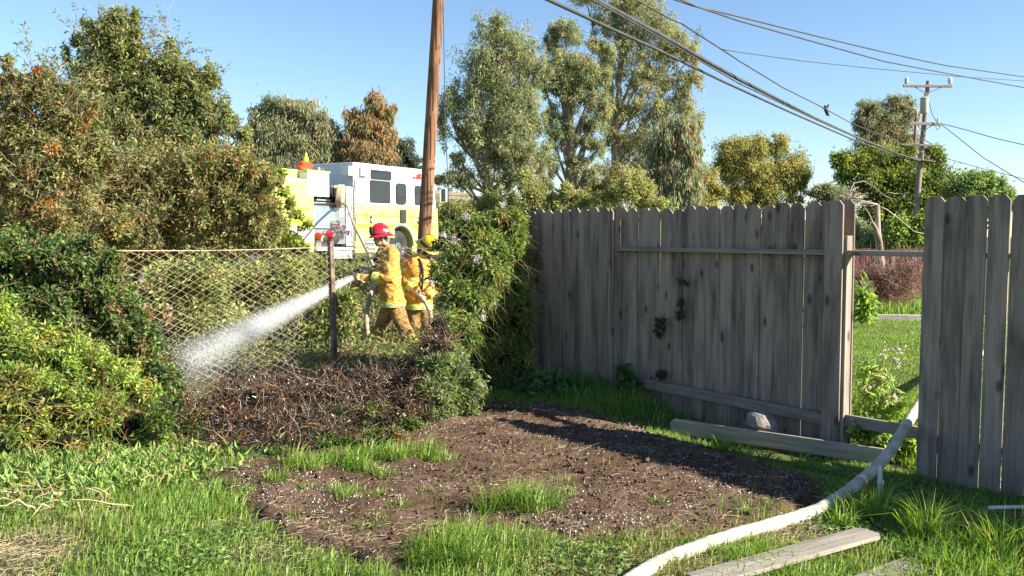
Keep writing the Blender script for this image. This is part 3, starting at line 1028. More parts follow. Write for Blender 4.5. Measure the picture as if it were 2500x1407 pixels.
# open-branched eucalyptus with forked trunk
plant('eucalyptus_tree', 'open forked eucalyptus with bare limbs in middle of the group', 'tree', gz(1412, 47),
      blob3([(1385, 75, (42, 32)), (1350, 105, (24, 36)), (1410, 170, (60, 45)), (1370, 195, (40, 40)), (1440, 220, (45, 40)), (1360, 150, (34, 32)), (1395, 240, (40, 30)), (1455, 110, (28, 24)), (1350, 330, (30, 36)),
             (1445, 300, (34, 32)), (1380, 310, (28, 26)), (1410, 400, (30, 30)), (1345, 270, (22, 28)), (1470, 180, (24, 24)), (1330, 210, (24, 34)), (1470, 260, (26, 30)), (1425, 345, (26, 24)), (1460, 360, (26, 28)), (1340, 400, (26, 30)), (1330, 450, (30, 30)), (1440, 420, (28, 26)), (1480, 130, (24, 26))], 47),
      50000, 520, 0.19, 0.048, EUC, 0.7, 'leaf_far', [gz(1412, 47), at(1395, 445, 47), at(1392, 350, 47), at(1390, 250, 47), at(1420, 130, 47)], 0.30, 'bark_pale', group=FG, spread=0.19, limb=0.5)
# tallest olive eucalyptus
plant('eucalyptus_tree', 'tallest olive eucalyptus reaching past the top edge behind cables', 'tree', gz(1510, 52),
      blob3([(1430, -5, (45, 22)), (1520, 20, (60, 45)), (1590, 55, (60, 50)), (1560, -20, (70, 50)), (1660, 100, (42, 42)), (1600, 130, (55, 40)), (1530, 110, (50, 45)), (1690, 130, (25, 30)), (1560, 190, (50, 40)), (1640, 200, (45, 34)), (1480, 60, (36, 30)),
             (1680, 245, (30, 35)), (1620, 260, (55, 40)), (1540, 270, (48, 40)), (1500, 330, (45, 40)), (1580, 340, (60, 48)), (1660, 310, (40, 40)), (1520, 420, (60, 50)), (1480, 470, (60, 40)), (1590, 420, (50, 50)), (1440, 460, (50, 40)), (1690, 190, (24, 30)), (1700, 300, (26, 34)), (1480, 250, (28, 40)), (1490, 180, (30, 34))], 52),
      74000, 700, 0.20, 0.052, EUC + [(2.5, (0.21, 0.17, 0.06))], 0.7, 'leaf_far', [gz(1510, 52), at(1500, 400, 52), at(1508, 250, 52), at(1515, 150, 52), at(1540, 20, 52)], 0.30, 'bark_pale', group=FG, spread=0.2, limb=0.5)
# weeping one
plant('weeping_tree', 'dark weeping eucalyptus with hanging strands, lower right of the group', 'tree', gz(1640, 41),
      blob3([(1660, 320, (45, 45)), (1620, 360, (45, 50)), (1690, 370, (26, 60)), (1650, 420, (60, 55)), (1590, 450, (45, 50)), (1690, 450, (30, 50)), (1630, 490, (70, 40))], 41),
      30000, 300, 0.30, 0.05, EUC_GREY + [(1, (0.2, 0.12, 0.08))], 2.2, 'leaf_far', [gz(1640, 41), at(1636, 430, 41), at(1650, 330, 41)], 0.2, 'bark', group=FG, spread=0.22)
# golden tree
plant('eucalyptus_tree', 'rounded golden-green tree standing alone above the fence middle', 'tree', gz(1850, 50),
      blob3([(1800, 370, (50, 38)), (1850, 360, (38, 32)), (1900, 355, (26, 26)), (1775, 410, (32, 40)), (1840, 420, (62, 45)), (1915, 420, (40, 45)), (1810, 480, (50, 36)), (1880, 480, (50, 36)), (1950, 410, (30, 36)), (1940, 460, (26, 34)), (1965, 430, (16, 22))], 50),
      40000, 420, 0.19, 0.055, EUC_GOLD, 0.7, 'leaf_far', None, 0.2, 'bark_pale', group=FG)
plant('small_tree', 'low golden bush between weeping eucalyptus and rounded golden tree', 'tree', gz(1725, 48), blob3([(1722, 440, (26, 34)), (1745, 470, (26, 24)), (1700, 480, (34, 26)), (1720, 500, (50, 24))], 48), 9000, 90, 0.2, 0.055, EUC_GOLD, 0.5, 'leaf_far', None, 0.1, 'bark')
# the trees at the right
plant('eucalyptus_tree', 'feathery brownish eucalyptus just left of the far pole', 'tree', gz(2165, 56),
      blob3([(2120, 260, (30, 24)), (2190, 252, (36, 22)), (2150, 290, (52, 32)), (2215, 275, (24, 30)), (2100, 300, (22, 22)), (2140, 340, (56, 36)), (2200, 330, (40, 36)), (2160, 390, (56, 36)), (2215, 370, (26, 30))], 56),
      33000, 380, 0.2, 0.05, RUST[:1] + EUC_GREY[:3] + [(2, (0.19, 0.14, 0.075))], 1.0, 'leaf_far', None, 0.25, 'bark_pale', group=FG)
plant('dark_tree', 'broad dark green tree behind bare branches by the gap', 'tree', gz(2170, 49),
      blob3([(2130, 395, (45, 32)), (2190, 380, (50, 30)), (2080, 400, (36, 32)), (2050, 390, (26, 24)), (2060, 430, (26, 28)), (2280, 400, (36, 40)), (2120, 450, (60, 44)), (2200, 440, (60, 48)), (2275, 460, (60, 48)), (2150, 520, (65, 44)), (2230, 520, (60, 44)), (2320, 470, (44, 44)), (2300, 530, (60, 40)), (2130, 575, (50, 30)), (2210, 580, (60, 32)), (2275, 380, (30, 26))], 49),
      42000, 520, 0.22, 0.075, DARKG, 0.35, 'leaf_far', None, 0.28, 'bark')
plant('eucalyptus_tree', 'small grey tree low behind the dog-eared boards left of bare branches', 'tree', gz(2020, 48), blob3([(2005, 465, (28, 20)), (2040, 480, (32, 24)), (2015, 500, (40, 20))], 48), 8000, 80, 0.2, 0.055, EUC_GREY, 0.5, 'leaf_far', None, 0.1, 'bark', group=FG)
plant('round_tree', 'fresh green rounded tree at far right under the wires', 'tree', gz(2400, 44),
      blob3([(2380, 445, (40, 28)), (2425, 455, (36, 28)), (2350, 470, (40, 34)), (2400, 490, (60, 34)), (2455, 480, (26, 22)), (2470, 500, (30, 16))], 44),
      22000, 200, 0.2, 0.06, [(4, (0.105, 0.150, 0.052)), (2, (0.14, 0.18, 0.06)), (1, (0.08, 0.11, 0.04))], 0.3, 'leaf_far', None, 0.16, 'bark')
# behind the engine
plant('eucalyptus_tree', 'grey-green drooping eucalyptus behind the left of the fire engine', 'tree', gz(720, 38),
      blob3([(690, 260, (50, 30)), (740, 275, (46, 34)), (640, 290, (40, 34)), (790, 300, (32, 34)), (680, 330, (66, 50)), (760, 350, (60, 50)), (620, 360, (40, 40)), (820, 360, (30, 40)), (700, 400, (80, 36)), (790, 400, (50, 30))], 38),
      40000, 420, 0.21, 0.047, EUC_GREY + [(1.5, (0.2, 0.15, 0.08))], 1.5, 'leaf_far', None, 0.22, 'bark', group=FG)
plant('eucalyptus_tree', 'rust-tinged eucalyptus above the fire engine cab', 'tree', gz(905, 38),
      blob3([(915, 255, (28, 28)), (940, 280, (22, 26)), (865, 285, (26, 22)), (900, 310, (44, 36)), (945, 330, (22, 34)), (860, 340, (34, 34)), (900, 375, (54, 36)), (960, 262, (8, 10)), (855, 385, (36, 24)), (940, 385, (30, 26))], 38),
      31000, 340, 0.19, 0.045, RUST, 1.4, 'leaf_far', None, 0.2, 'bark', group=FG)
plant('dark_tree', 'small dark shaded tree between rust-tinged eucalyptus and brown pole', 'tree', gz(985, 41), blob3([(985, 365, (26, 24)), (975, 395, (30, 22)), (1010, 390, (16, 18)), (990, 415, (34, 20))], 41), 9000, 90, 0.2, 0.055, [(3, (0.05, 0.065, 0.045)), (2, (0.075, 0.09, 0.05))], 0.8, 'leaf_far', None, 0.12, 'bark')
# brush on the bank and under the eucalyptus
BR = [(4, (0.19, 0.20, 0.07)), (3, (0.14, 0.155, 0.055)), (2, (0.23, 0.20, 0.10)), (1, (0.095, 0.11, 0.045))]
for lab, px, Y_, bl in (
    ('yellow-green brush on the bank beside the guard rail', 1110, 40, [(1090, 515, (34, 24)), (1130, 520, (40, 28)), (1085, 545, (30, 20))]),
    ('olive brush below the leftmost eucalyptus', 1190, 40, [(1165, 515, (30, 18)), (1200, 488, (20, 26)), (1225, 505, (26, 16)), (1255, 490, (16, 24)), (1190, 535, (50, 16))]),
    ('pale twiggy brush left of the forked eucalyptus', 1300, 39, [(1285, 455, (22, 34)), (1312, 480, (20, 30)), (1275, 505, (34, 14)), (1330, 505, (20, 10))]),
    ('dark brush at the foot of the forked eucalyptus', 1390, 39, [(1355, 490, (22, 16)), (1385, 470, (16, 26)), (1420, 488, (26, 18)), (1380, 508, (50, 10))]),
    ('golden brush at the foot of the tallest eucalyptus', 1520, 38, [(1465, 490, (26, 18)), (1500, 470, (18, 30)), (1545, 455, (34, 40)), (1600, 500, (40, 18)), (1575, 470, (20, 34))]),
):
    plant('brush_shrub', lab, 'shrub', gz(px, Y_), blob3(bl, Y_), 7000, 100, 0.18, 0.05, BR, 0.1, 'leaf_far', None, 0.06, 'bark', group='brush below the eucalyptus', mix=0.4)

# ---- big shrub at the left, behind the chain-link
LS = [(4, (0.125, 0.135, 0.048)), (3, (0.175, 0.170, 0.058)), (2.2, (0.075, 0.090, 0.035)), (1.0, (0.20, 0.12, 0.05)), (0.5, (0.32, 0.14, 0.045)), (1, (0.23, 0.22, 0.09))]
LS_TOP = [(4, (0.085, 0.11, 0.042)), (3, (0.125, 0.145, 0.05)), (2, (0.055, 0.070, 0.03)), (1, (0.16, 0.12, 0.06))]
BROWN = [(2, (0.17, 0.115, 0.055)), (2, (0.13, 0.115, 0.05)), (1.7, (0.29, 0.125, 0.045)), (2, (0.09, 0.10, 0.04)), (2.5, (0.15, 0.155, 0.06))]
plant('large_shrub', 'tall olive-green shrub rising highest at upper left', 'shrub', gz(330, 13.5),
      blob3([(285, 55, (45, 38)), (250, 110, (60, 50)), (310, 120, (55, 60)), (230, 190, (60, 60)), (330, 200, (70, 60)), (400, 170, (55, 55)), (460, 205, (45, 45)), (500, 200, (30, 40)), (420, 260, (70, 60)), (510, 270, (45, 50)), (300, 300, (80, 70)), (200, 290, (60, 60)), (550, 300, (26, 40)), (470, 340, (70, 60)), (380, 360, (80, 60)), (160, 130, (9, 26)), (185, 95, (14, 20)), (215, 60, (14, 16)), (335, 40, (10, 22)), (425, 115, (12, 18)), (520, 175, (12, 22)), (600, 330, (20, 22))], 13.5),
      58000, 640, 0.08, 0.024, LS_TOP + LS[:2], 0.25, 'leaf', None, 0.10, 'bark', spread=0.19, mix=0.5, gain=1.9)
plant('large_shrub', 'dense yellow-olive shrub mass with brown patches behind chain-link', 'shrub', gz(420, 12.4),
      blob3([(430, 420, (90, 70)), (330, 450, (90, 70)), (530, 400, (70, 60)), (600, 400, (50, 50)), (500, 480, (90, 60)), (380, 540, (100, 60)), (590, 480, (60, 55)), (520, 560, (90, 50)), (640, 540, (55, 50)), (610, 590, (70, 40)), (450, 610, (90, 50)), (230, 480, (80, 80)), (650, 450, (34, 34)), (300, 590, (80, 60))], 12.4),
      70000, 640, 0.072, 0.023, LS + BROWN[:2], 0.25, 'leaf', None, 0.09, 'bark', spread=0.2, mix=0.5, gain=1.85)
plant('large_shrub', 'russet-tinged shrub at the left edge below open sky', 'shrub', gz(90, 11.0),
      blob3([(30, 240, (50, 50)), (110, 250, (60, 50)), (60, 190, (22, 34)), (95, 185, (20, 30)), (180, 280, (60, 50)), (40, 330, (80, 60)), (140, 360, (80, 60)), (230, 380, (60, 60)), (30, 430, (70, 70)), (130, 450, (90, 70)), (60, 540, (90, 60)), (180, 540, (90, 70)), (-40, 380, (80, 100)), (60, 610, (100, 40)), (200, 600, (80, 40)), (290, 560, (60, 50)), (20, 160, (12, 26)), (120, 200, (14, 26)), (165, 225, (20, 24)), (-10, 210, (30, 40))], 11.0),
      64000, 600, 0.07, 0.022, LS + BROWN, 0.25, 'leaf', None, 0.08, 'bark', spread=0.2, mix=0.7, gain=1.75)
# bright spray of leaves in front of the engine
plant('leafy_shrub', 'bright yellow-green shrub half covering the engine rear', 'shrub', gz(640, 14.5),
      blob3([(600, 440, (44, 26)), (660, 430, (40, 22)), (620, 480, (50, 34)), (580, 520, (40, 40)), (650, 520, (30, 34)), (690, 470, (14, 14)), (712, 492, (9, 18)), (725, 520, (18, 9)), (745, 548, (16, 9)), (640, 570, (60, 30)), (700, 590, (36, 22)), (690, 560, (14, 10)), (720, 600, (30, 16))], 14.5),
      15000, 200, 0.095, 0.032, [(4, (0.24, 0.27, 0.06)), (3, (0.17, 0.20, 0.05)), (2, (0.11, 0.13, 0.04)), (1, (0.30, 0.30, 0.08))], 0.2, 'leaf', None, 0.04, 'bark', spread=0.24)

# bare shoots sticking out of the shrubs
for pt, pl in ((((250, 110, 60), (400, 150, 50), (500, 230, 40), (200, 250, 40), (300, 300, 90)), 13.5), (((330, 450, 90), (500, 440, 90), (600, 420, 50), (420, 560, 90)), 12.2), (((60, 220, 60), (150, 300, 70), (80, 440, 90), (180, 540, 80)), 10.8)):
    par = [o_ for o_ in bpy.data.objects if o_.name.startswith('large_shrub') and o_.parent is None][[13.5, 12.2, 10.8].index(pl)]
    A_ = sample(blob3([(x_, y_, r__) for x_, y_, r__ in pt], pl), 400, 60, 0.4, 0.3)[0]
    n_ = 230
    d_ = norm(unit(n_) * 0.8 + np.array([0, -0.3, 0.7]))
    st_ = A_[rng.integers(0, len(A_), n_)]
    L__ = rng.uniform(0.2, 0.7, n_)[:, None]
    PT = np.stack([st_, st_ + d_ * L__ * 0.35, st_ + d_ * L__ * 0.7 + rng.normal(0, 0.04, (n_, 3)), st_ + d_ * L__ + rng.normal(0, 0.07, (n_, 3)) - np.array([0, 0, 0.05])], 1)
    strands('bare_shoots', PT, 0.0038, pick([(2, (0.22, 0.15, 0.09)), (1, (0.32, 0.25, 0.17)), (1, (0.12, 0.09, 0.06))], n_), M['twig'], par, 3, 0.3)
    kl = rng.integers(0, n_, 2600)
    tt = rng.random((2600, 1))
    q_ = st_[kl] + d_[kl] * L__[kl] * (0.3 + 0.75 * tt)
    leaves('sprig_leaves', q_, unit(2600) + d_[kl] * 0.6, unit(2600), 0.075, 0.022, np.clip(pick(LS_TOP + LS[:2] + BROWN[:1], 2600) * 1.8, 0, 0.8), M['leaf'], par)

# ---- ivy and vines around the chain-link
IVY = [(4, (0.11, 0.18, 0.035)), (3, (0.17, 0.22, 0.045)), (2, (0.065, 0.11, 0.028)), (1.2, (0.25, 0.22, 0.05)), (0.6, (0.30, 0.13, 0.035))]
IVY_DK = [(4, (0.05, 0.085, 0.026)), (3, (0.08, 0.115, 0.035)), (2, (0.035, 0.050, 0.02)), (1, (0.13, 0.14, 0.05)), (0.4, (0.2, 0.1, 0.05))]
IVY_YEL = [(4, (0.17, 0.225, 0.042)), (3, (0.115, 0.185, 0.034)), (2, (0.22, 0.225, 0.05)), (0.45, (0.26, 0.12, 0.035)), (2, (0.075, 0.115, 0.028)), (1.6, (0.16, 0.125, 0.045)), (0.8, (0.05, 0.05, 0.02))]

M['core_shade'] = ground_mat('dead_stem_shade', [(0.3, (0.010, 0.010, 0.006)), (0.7, (0.03, 0.028, 0.016))], 9.0, 40, 1.0)  # dead-stem brown taken almost to black, the hollows' shade put into the colour
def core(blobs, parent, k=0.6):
    """filler core of a mound; its near-black colour stands for shade between the leaves"""
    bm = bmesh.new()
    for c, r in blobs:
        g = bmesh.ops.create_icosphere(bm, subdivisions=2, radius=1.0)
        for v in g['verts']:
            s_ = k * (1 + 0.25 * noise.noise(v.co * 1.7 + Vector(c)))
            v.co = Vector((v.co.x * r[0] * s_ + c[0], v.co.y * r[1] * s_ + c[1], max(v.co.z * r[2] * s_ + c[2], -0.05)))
    me = bpy.data.meshes.new('shade_core')
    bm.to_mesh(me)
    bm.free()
    me.materials.append(M['core_shade'])
    return link('shade_core', me, parent)

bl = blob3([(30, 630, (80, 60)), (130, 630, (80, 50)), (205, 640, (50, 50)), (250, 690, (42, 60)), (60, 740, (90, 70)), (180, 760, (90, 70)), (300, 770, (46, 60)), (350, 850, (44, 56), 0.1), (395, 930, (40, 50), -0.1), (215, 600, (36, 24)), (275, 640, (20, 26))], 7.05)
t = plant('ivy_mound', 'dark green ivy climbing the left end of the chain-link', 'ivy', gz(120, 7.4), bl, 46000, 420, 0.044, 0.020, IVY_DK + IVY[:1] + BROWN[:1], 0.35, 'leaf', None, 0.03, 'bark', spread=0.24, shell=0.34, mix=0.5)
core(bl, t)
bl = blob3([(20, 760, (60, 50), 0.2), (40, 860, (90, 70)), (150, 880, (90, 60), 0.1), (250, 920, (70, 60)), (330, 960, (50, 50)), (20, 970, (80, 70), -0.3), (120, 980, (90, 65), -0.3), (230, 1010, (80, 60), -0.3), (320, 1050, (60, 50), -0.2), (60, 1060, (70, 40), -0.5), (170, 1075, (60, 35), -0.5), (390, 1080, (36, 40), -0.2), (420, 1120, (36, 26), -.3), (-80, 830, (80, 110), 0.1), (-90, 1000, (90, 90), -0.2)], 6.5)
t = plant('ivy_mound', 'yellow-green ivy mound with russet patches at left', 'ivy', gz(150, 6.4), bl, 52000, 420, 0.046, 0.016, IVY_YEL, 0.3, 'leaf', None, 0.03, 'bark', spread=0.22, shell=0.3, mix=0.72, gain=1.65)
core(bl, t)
ivy_vines = []
def trail(bl_, par, n, L, dirb=(0.2, -0.6, 0.3)):
    A_, _, _ = sample(bl_, 600, 60, 0.3, 0.25)
    ivy_vines.append((A_, par, n, L, dirb))
trail(bl, t, 420, 0.55)
# the jasmine on the fence corner
JAS = [(4, (0.11, 0.17, 0.04)), (3, (0.16, 0.21, 0.05)), (2.5, (0.065, 0.105, 0.028)), (0.7, (0.26, 0.20, 0.06)), (0.5, (0.26, 0.11, 0.045))]
bl = blob3([(1115, 590, (50, 40), 0.25), (1170, 560, (55, 40), 0.3), (1235, 545, (45, 38), 0.35), (1120, 660, (60, 50), 0.1), (1190, 640, (60, 55), 0.1), (1250, 610, (36, 50), 0.3), (1130, 730, (60, 50), -0.1), (1195, 720, (50, 60), 0.1), (1245, 700, (40, 60), 0.35), (1265, 780, (36, 60), 0.3),
            (1110, 800, (50, 40), -0.4), (1185, 800, (40, 60), 0.0), (1230, 860, (46, 60), 0.2), (1150, 860, (30, 50), -0.4), (1270, 900, (30, 46), 0.2), (1200, 930, (40, 40), 0.0), (1262, 545, (24, 30), .5)], 8.7)
jas = plant('jasmine_vine', 'green jasmine vine heaped over the corner of the board fence', 'vine', gz(1180, 8.7), bl, 52000, 420, 0.064, 0.020, JAS, 0.45, 'leaf', None, 0.03, 'bark', spread=0.22, shell=0.32, mix=0.45)
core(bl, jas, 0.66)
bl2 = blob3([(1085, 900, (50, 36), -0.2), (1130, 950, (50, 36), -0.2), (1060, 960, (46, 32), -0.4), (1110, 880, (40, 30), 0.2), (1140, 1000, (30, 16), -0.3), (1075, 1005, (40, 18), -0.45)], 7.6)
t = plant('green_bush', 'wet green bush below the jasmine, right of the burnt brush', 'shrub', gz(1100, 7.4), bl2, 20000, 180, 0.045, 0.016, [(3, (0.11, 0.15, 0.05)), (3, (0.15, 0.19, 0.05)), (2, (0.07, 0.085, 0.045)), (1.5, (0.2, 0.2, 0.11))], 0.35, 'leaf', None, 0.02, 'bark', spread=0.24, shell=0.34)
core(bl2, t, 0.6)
# pinkish white jasmine blossom and trailing shoots
n = 0
P, Cc = [], []
for (px, py, r_, Y_) in ((1165, 632, 12, 8.2), (1108, 588, 15, 8.3), (1140, 530, 10, 8.6), (1085, 575, 8, 8.4), (1180, 775, 8, 8.1), (1230, 500, 7, 8.6), (1055, 690, 9, 8.0)):
    c = np.array(at(px, py, Y_))
    q_ = rng.normal(0, 1, (70, 3)) * r_ * 0.5 * Y_ / FPX + c
    P = q_
    leaves('blossom', P, unit(len(P)), unit(len(P)), 0.014, 0.010, pick([(3, (0.62, 0.55, 0.56)), (2, (0.62, 0.42, 0.46)), (1, (0.8, 0.78, 0.74))], len(P), 0.1), M['flower'], jas)
def shoots(name, parent, A, n, L, r_, cols, dirb, droop, wig=0.25, mat='twig', k=6):
    st = A[rng.integers(0, len(A), n)]
    d = norm(unit(n) + np.array(dirb))
    PT = [st]
    p = st.copy()
    Ls = L * rng.uniform(0.4, 1.3, n)[:, None] / (k - 1)
    for i in range(k - 1):
        d = norm(d + rng.normal(0, wig, (n, 3)) + np.array([0, 0, -droop]))
        p = p + d * Ls
        p[:, 2] = np.maximum(p[:, 2], hgt(p[:, 0], p[:, 1]) + 0.01)
        PT.append(p.copy())
    return strands(name, np.stack(PT, 1), r_, cols(n), M[mat], parent, 3, 0.4)
for A_, par, n_, L__, db in ivy_vines:
    shoots('trailing_stem', par, A_, n_, L__, 0.0030, lambda n: pick([(2, (0.25, 0.24, 0.07)), (2, (0.2, 0.12, 0.06)), (1, (0.12, 0.16, 0.05))], n), db, 0.22, 0.4)
A, _, _ = sample(bl, 900, 100)
shoots('shoot', jas, A, 700, 0.5, 0.0026, lambda n: pick([(2, (0.2, 0.2, 0.06)), (1, (0.22, 0.12, 0.06))], n), (-0.2, -0.7, 0.2), 0.28)

# ---- burnt brush in front of the chain-link
burn_blobs = blob3([(600, 985, (90, 42), 0.2), (700, 980, (80, 42), 0.4), (790, 972, (70, 38), 0.5), (880, 975, (70, 38), 0.4), (960, 958, (60, 36), 0.6), (520, 1015, (80, 44)), (620, 1050, (90, 44), -0.2), (730, 1050, (90, 44), -0.1), (840, 1040, (80, 40)), (930, 1028, (60, 36)), (1000, 990, (50, 36), 0.2), (470, 1045, (50, 46), -0.2), (560, 1085, (70, 26), -0.5), (680, 1088, (80, 22), -0.5), (800, 1073, (60, 22), -0.4),
                    (1060, 850, (30, 34), 0.9), (1000, 900, (34, 20), 0.9), (1070, 800, (26, 30), 1.1), (900, 925, (46, 20), 0.9), (420, 985, (40, 36), .2), (690, 925, (40, 16), .6), (800, 915, (30, 16), .7), (580, 935, (40, 16), .5)], 6.9)
bt = thing('burnt_brush', 'charred brown and black brush heap below the water jet', 'brush', gz(740, 6.9))
A, cid, SC = sample(burn_blobs, 9000, 300, 0.3, 0.36)
A[:, 2] = np.maximum(A[:, 2], 0.02)
CH = [(5, (0.028, 0.022, 0.017)), (4, (0.085, 0.046, 0.026)), (2.6, (0.155, 0.084, 0.043)), (1.0, (0.27, 0.155, 0.075)), (1, (0.10, 0.095, 0.095))]
shoots('charred_twigs', bt, A, 9000, 0.23, 0.0032, lambda n: pick(CH, n, 0.25), (0, -0.2, 0.1), 0.12, 0.45, 'wet', 4)
shoots('bare_stems', bt, A, 260, 0.42, 0.0032, lambda n: pick([(2, (0.26, 0.14, 0.075)), (1, (0.34, 0.22, 0.12)), (2, (0.05, 0.04, 0.035))], n, 0.2), (0.1, -0.4, 0.5), 0.22, 0.35, 'twig', 7)
P, cid, SC = sample(burn_blobs, 32000, 420, 0.25, 0.32)
P[:, 2] = np.maximum(P[:, 2], 0.02)
cols = colours([(3, (0.06, 0.042, 0.028)), (3, (0.14, 0.085, 0.047)), (3.2, (0.022, 0.019, 0.017)), (2, (0.22, 0.125, 0.06)), (0.7, (0.18, 0.16, 0.14)), (0.9, (0.30, 0.14, 0.05)), (1.2, (0.12, 0.13, 0.05))], cid, len(P), 0.6)
leaves('charred_leaves', P, unit(len(P)), unit(len(P)), 0.034 * rng.uniform(0.5, 1.3, len(P)), 0.013, cols, M['wet'], bt)
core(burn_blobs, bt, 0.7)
gb = blob3([(450, 1100, (50, 26)), (560, 1115, (60, 18)), (680, 1112, (60, 14)), (820, 1085, (60, 16)), (930, 1065, (50, 18)), (400, 1020, (30, 40)), (1010, 1035, (40, 20))], 6.15)
P, cid, SC = sample(gb + burn_blobs[11:15] + burn_blobs[8:10], 17000, 160, 0.3, 0.5)
P[:, 2] = np.maximum(P[:, 2], 0.015)
leaves('surviving_leaves', P, unit(len(P)), unit(len(P)) + np.array([0, 0, 1.0]), 0.036, 0.014, colours(IVY + IVY_DK[:2], cid, len(P)), M['leaf'], bt)
A, _, _ = sample(blob3([(1040, 840, (40, 40)), (990, 880, (40, 24)), (1080, 860, (30, 40))], 8.3), 300, 30)

# ---- weeds on the slope behind the chain-link
n = 46000
X = rng.uniform(-9, 2.2, n)
Yv = rng.uniform(9.9, 21.5, n) 
t_ = (X - TRK_O.x) * TRK_N.x + (Yv - TRK_O.y) * TRK_N.y
keep = (t_ > 1.6) & (np.abs(X / Yv) < 0.56)
X, Yv = X[keep], Yv[keep]
base_z = hgt(X, Yv)
hh = 0.16 + 0.16 * vnoise(X, Yv, 1.3, 2) + 0.10 * vnoise(X, Yv, 3.7, 1)
hh = np.clip(hh, 0.04, 0.6) * (0.45 + 0.55 * sstep(11, 15, Yv)) + 0.14 * sstep(-3.0, -4.5, X)
P = np.stack([X, Yv, base_z + hh * rng.random(len(X)) ** 0.5 + 0.01], 1)
cid = ((np.floor(X * 2.2) * 131 + np.floor(Yv * 2.2) * 17).astype(int)) % 997
W_PAL = [(4, (0.17, 0.20, 0.06)), (3, (0.22, 0.24, 0.08)), (2.5, (0.11, 0.14, 0.045)), (1, (0.24, 0.18, 0.08)), (0.6, (0.28, 0.16, 0.12)), (1, (0.15, 0.2, 0.045))]
o = leaves('weed_cover', P, unit(len(P)) * 0.9 + np.array([0, 0, 0.35]), unit(len(P)) + np.array([0, -0.5, 0.8]), 0.085 * rng.uniform(0.6, 1.3, len(P)) * (0.6 + 0.4 * sstep(10, 14, Yv)), 0.034, colours(W_PAL, cid, len(P), 0.5), M['leaf'])
tag(o, 'low weeds covering the slope behind the chain-link fence', 'weeds', kind='stuff')
for lab, px, Y_, bl in (
    ('leafy weed clump behind the chain-link, left of the steel post', 700, 11.6, [(640, 690, (60, 50)), (720, 680, (50, 46)), (570, 720, (60, 50)), (690, 740, (60, 40))]),
    ('olive weed clump behind the left stretch of chain-link', 480, 10.6, [(420, 700, (70, 60)), (500, 690, (60, 60)), (360, 740, (50, 50)), (470, 770, (70, 50)), (560, 790, (50, 40))]),
    ('yellow-green weed clump just right of the steel post', 855, 11.9, [(845, 740, (26, 30)), (830, 775, (36, 30)), (850, 815, (30, 20)), (790, 750, (40, 40)), (760, 800, (40, 30))]),
    ('grassy weed clump behind the firefighters under the engine', 930, 18.0, [(880, 665, (44, 18)), (960, 668, (50, 20)), (800, 660, (40, 18)), (1030, 670, (40, 22))]),
    ('weed clump below the engine rear wheels behind the steel post', 740, 17.2, [(690, 640, (44, 20)), (760, 645, (44, 20)), (730, 665, (60, 18))]),
):
    plant('weed_clump', lab, 'weeds', gz(px, Y_), blob3(bl, Y_), 6500, 130, 0.08, 0.033, W_PAL, 0.1, 'leaf', None, 0.02, 'bark', group='weeds behind the chain-link', spread=0.3, mix=0.35)

# ---- ground ivy at the fence foot and small climbers on the boards
bl = blob3([(1340, 950, (40, 30)), (1400, 970, (60, 26)), (1300, 960, (34, 34))], 8.3) + blob3([(1530, 915, (16, 22)), (1545, 945, (18, 16))], 8.2)
plant('ground_ivy', 'shaded ground ivy at the foot of the fence right of jasmine', 'ivy', gz(1360, 8.2), bl, 5000, 90, 0.07, 0.055, [(3, (0.06, 0.11, 0.035)), (2, (0.09, 0.15, 0.05))], 0.2, 'leaf', None, 0.008, 'bark', spread=0.35)
for lab, p_, y_ in (('dark climbing ivy spreading over the left fence boards', [(1305, 640, (22, 60)), (1325, 740, (20, 60)), (1310, 840, (26, 60)), (1350, 690, (16, 20)), (1370, 720, (16, 10)), (1345, 870, (20, 30)), (1390, 900, (24, 16))], 3), ('dry climber tuft stuck on fence boards, upper one', [(1668, 688, (12, 10)), (1662, 740, (8, 14)), (1660, 765, (12, 12))], 0), ('dry climber tuft stuck on fence boards, lower left one', [(1612, 790, (12, 20)), (1608, 815, (8, 10))], 1), ('dry climber tuft on the low fence rail', [(1615, 915, (10, 8))], 2)):
    px = p_[0][0]
    r_ = (px - 1250) / FPX
    s0 = (r_ * FA.y - FA.x) / (FU.x - r_ * FU.y)
    Y_ = FA.y + FU.y * s0 - 0.02
    plant('climber_tuft', lab, 'vine', at(p_[0][0], p_[0][1], Y_), blob3(p_, Y_ - (0.04 if y_ != 3 else 0.08)), 420 if y_ != 3 else 2600, 20 if y_ != 3 else 90, 0.035, 0.014, [(3, (0.05, 0.06, 0.03)), (2, (0.08, 0.07, 0.04))], 0.3, 'leaf', [at(p_[0][0], p_[0][1] + 6, Y_), at(p_[0][0], p_[0][1], Y_)], 0.003, 'bark', twigs=False, group='dry climbers on the fence', spread=0.3)

# ------------------------------------------------------------------ grass
G_SUN = [(4, (0.17, 0.28, 0.045)), (3, (0.23, 0.33, 0.06)), (2, (0.12, 0.22, 0.035)), (0.8, (0.32, 0.32, 0.10)), (0.3, (0.36, 0.30, 0.16))]
G_DRY = [(2, (0.24, 0.27, 0.075)), (2, (0.19, 0.26, 0.06)), (2, (0.34, 0.29, 0.13)), (1, (0.13, 0.2, 0.04))]

def fence_side(X, Y):
    """negative: our side of the board fence"""
    return (X - FA.x) * (-FU.y) + (Y - FA.y) * FU.x

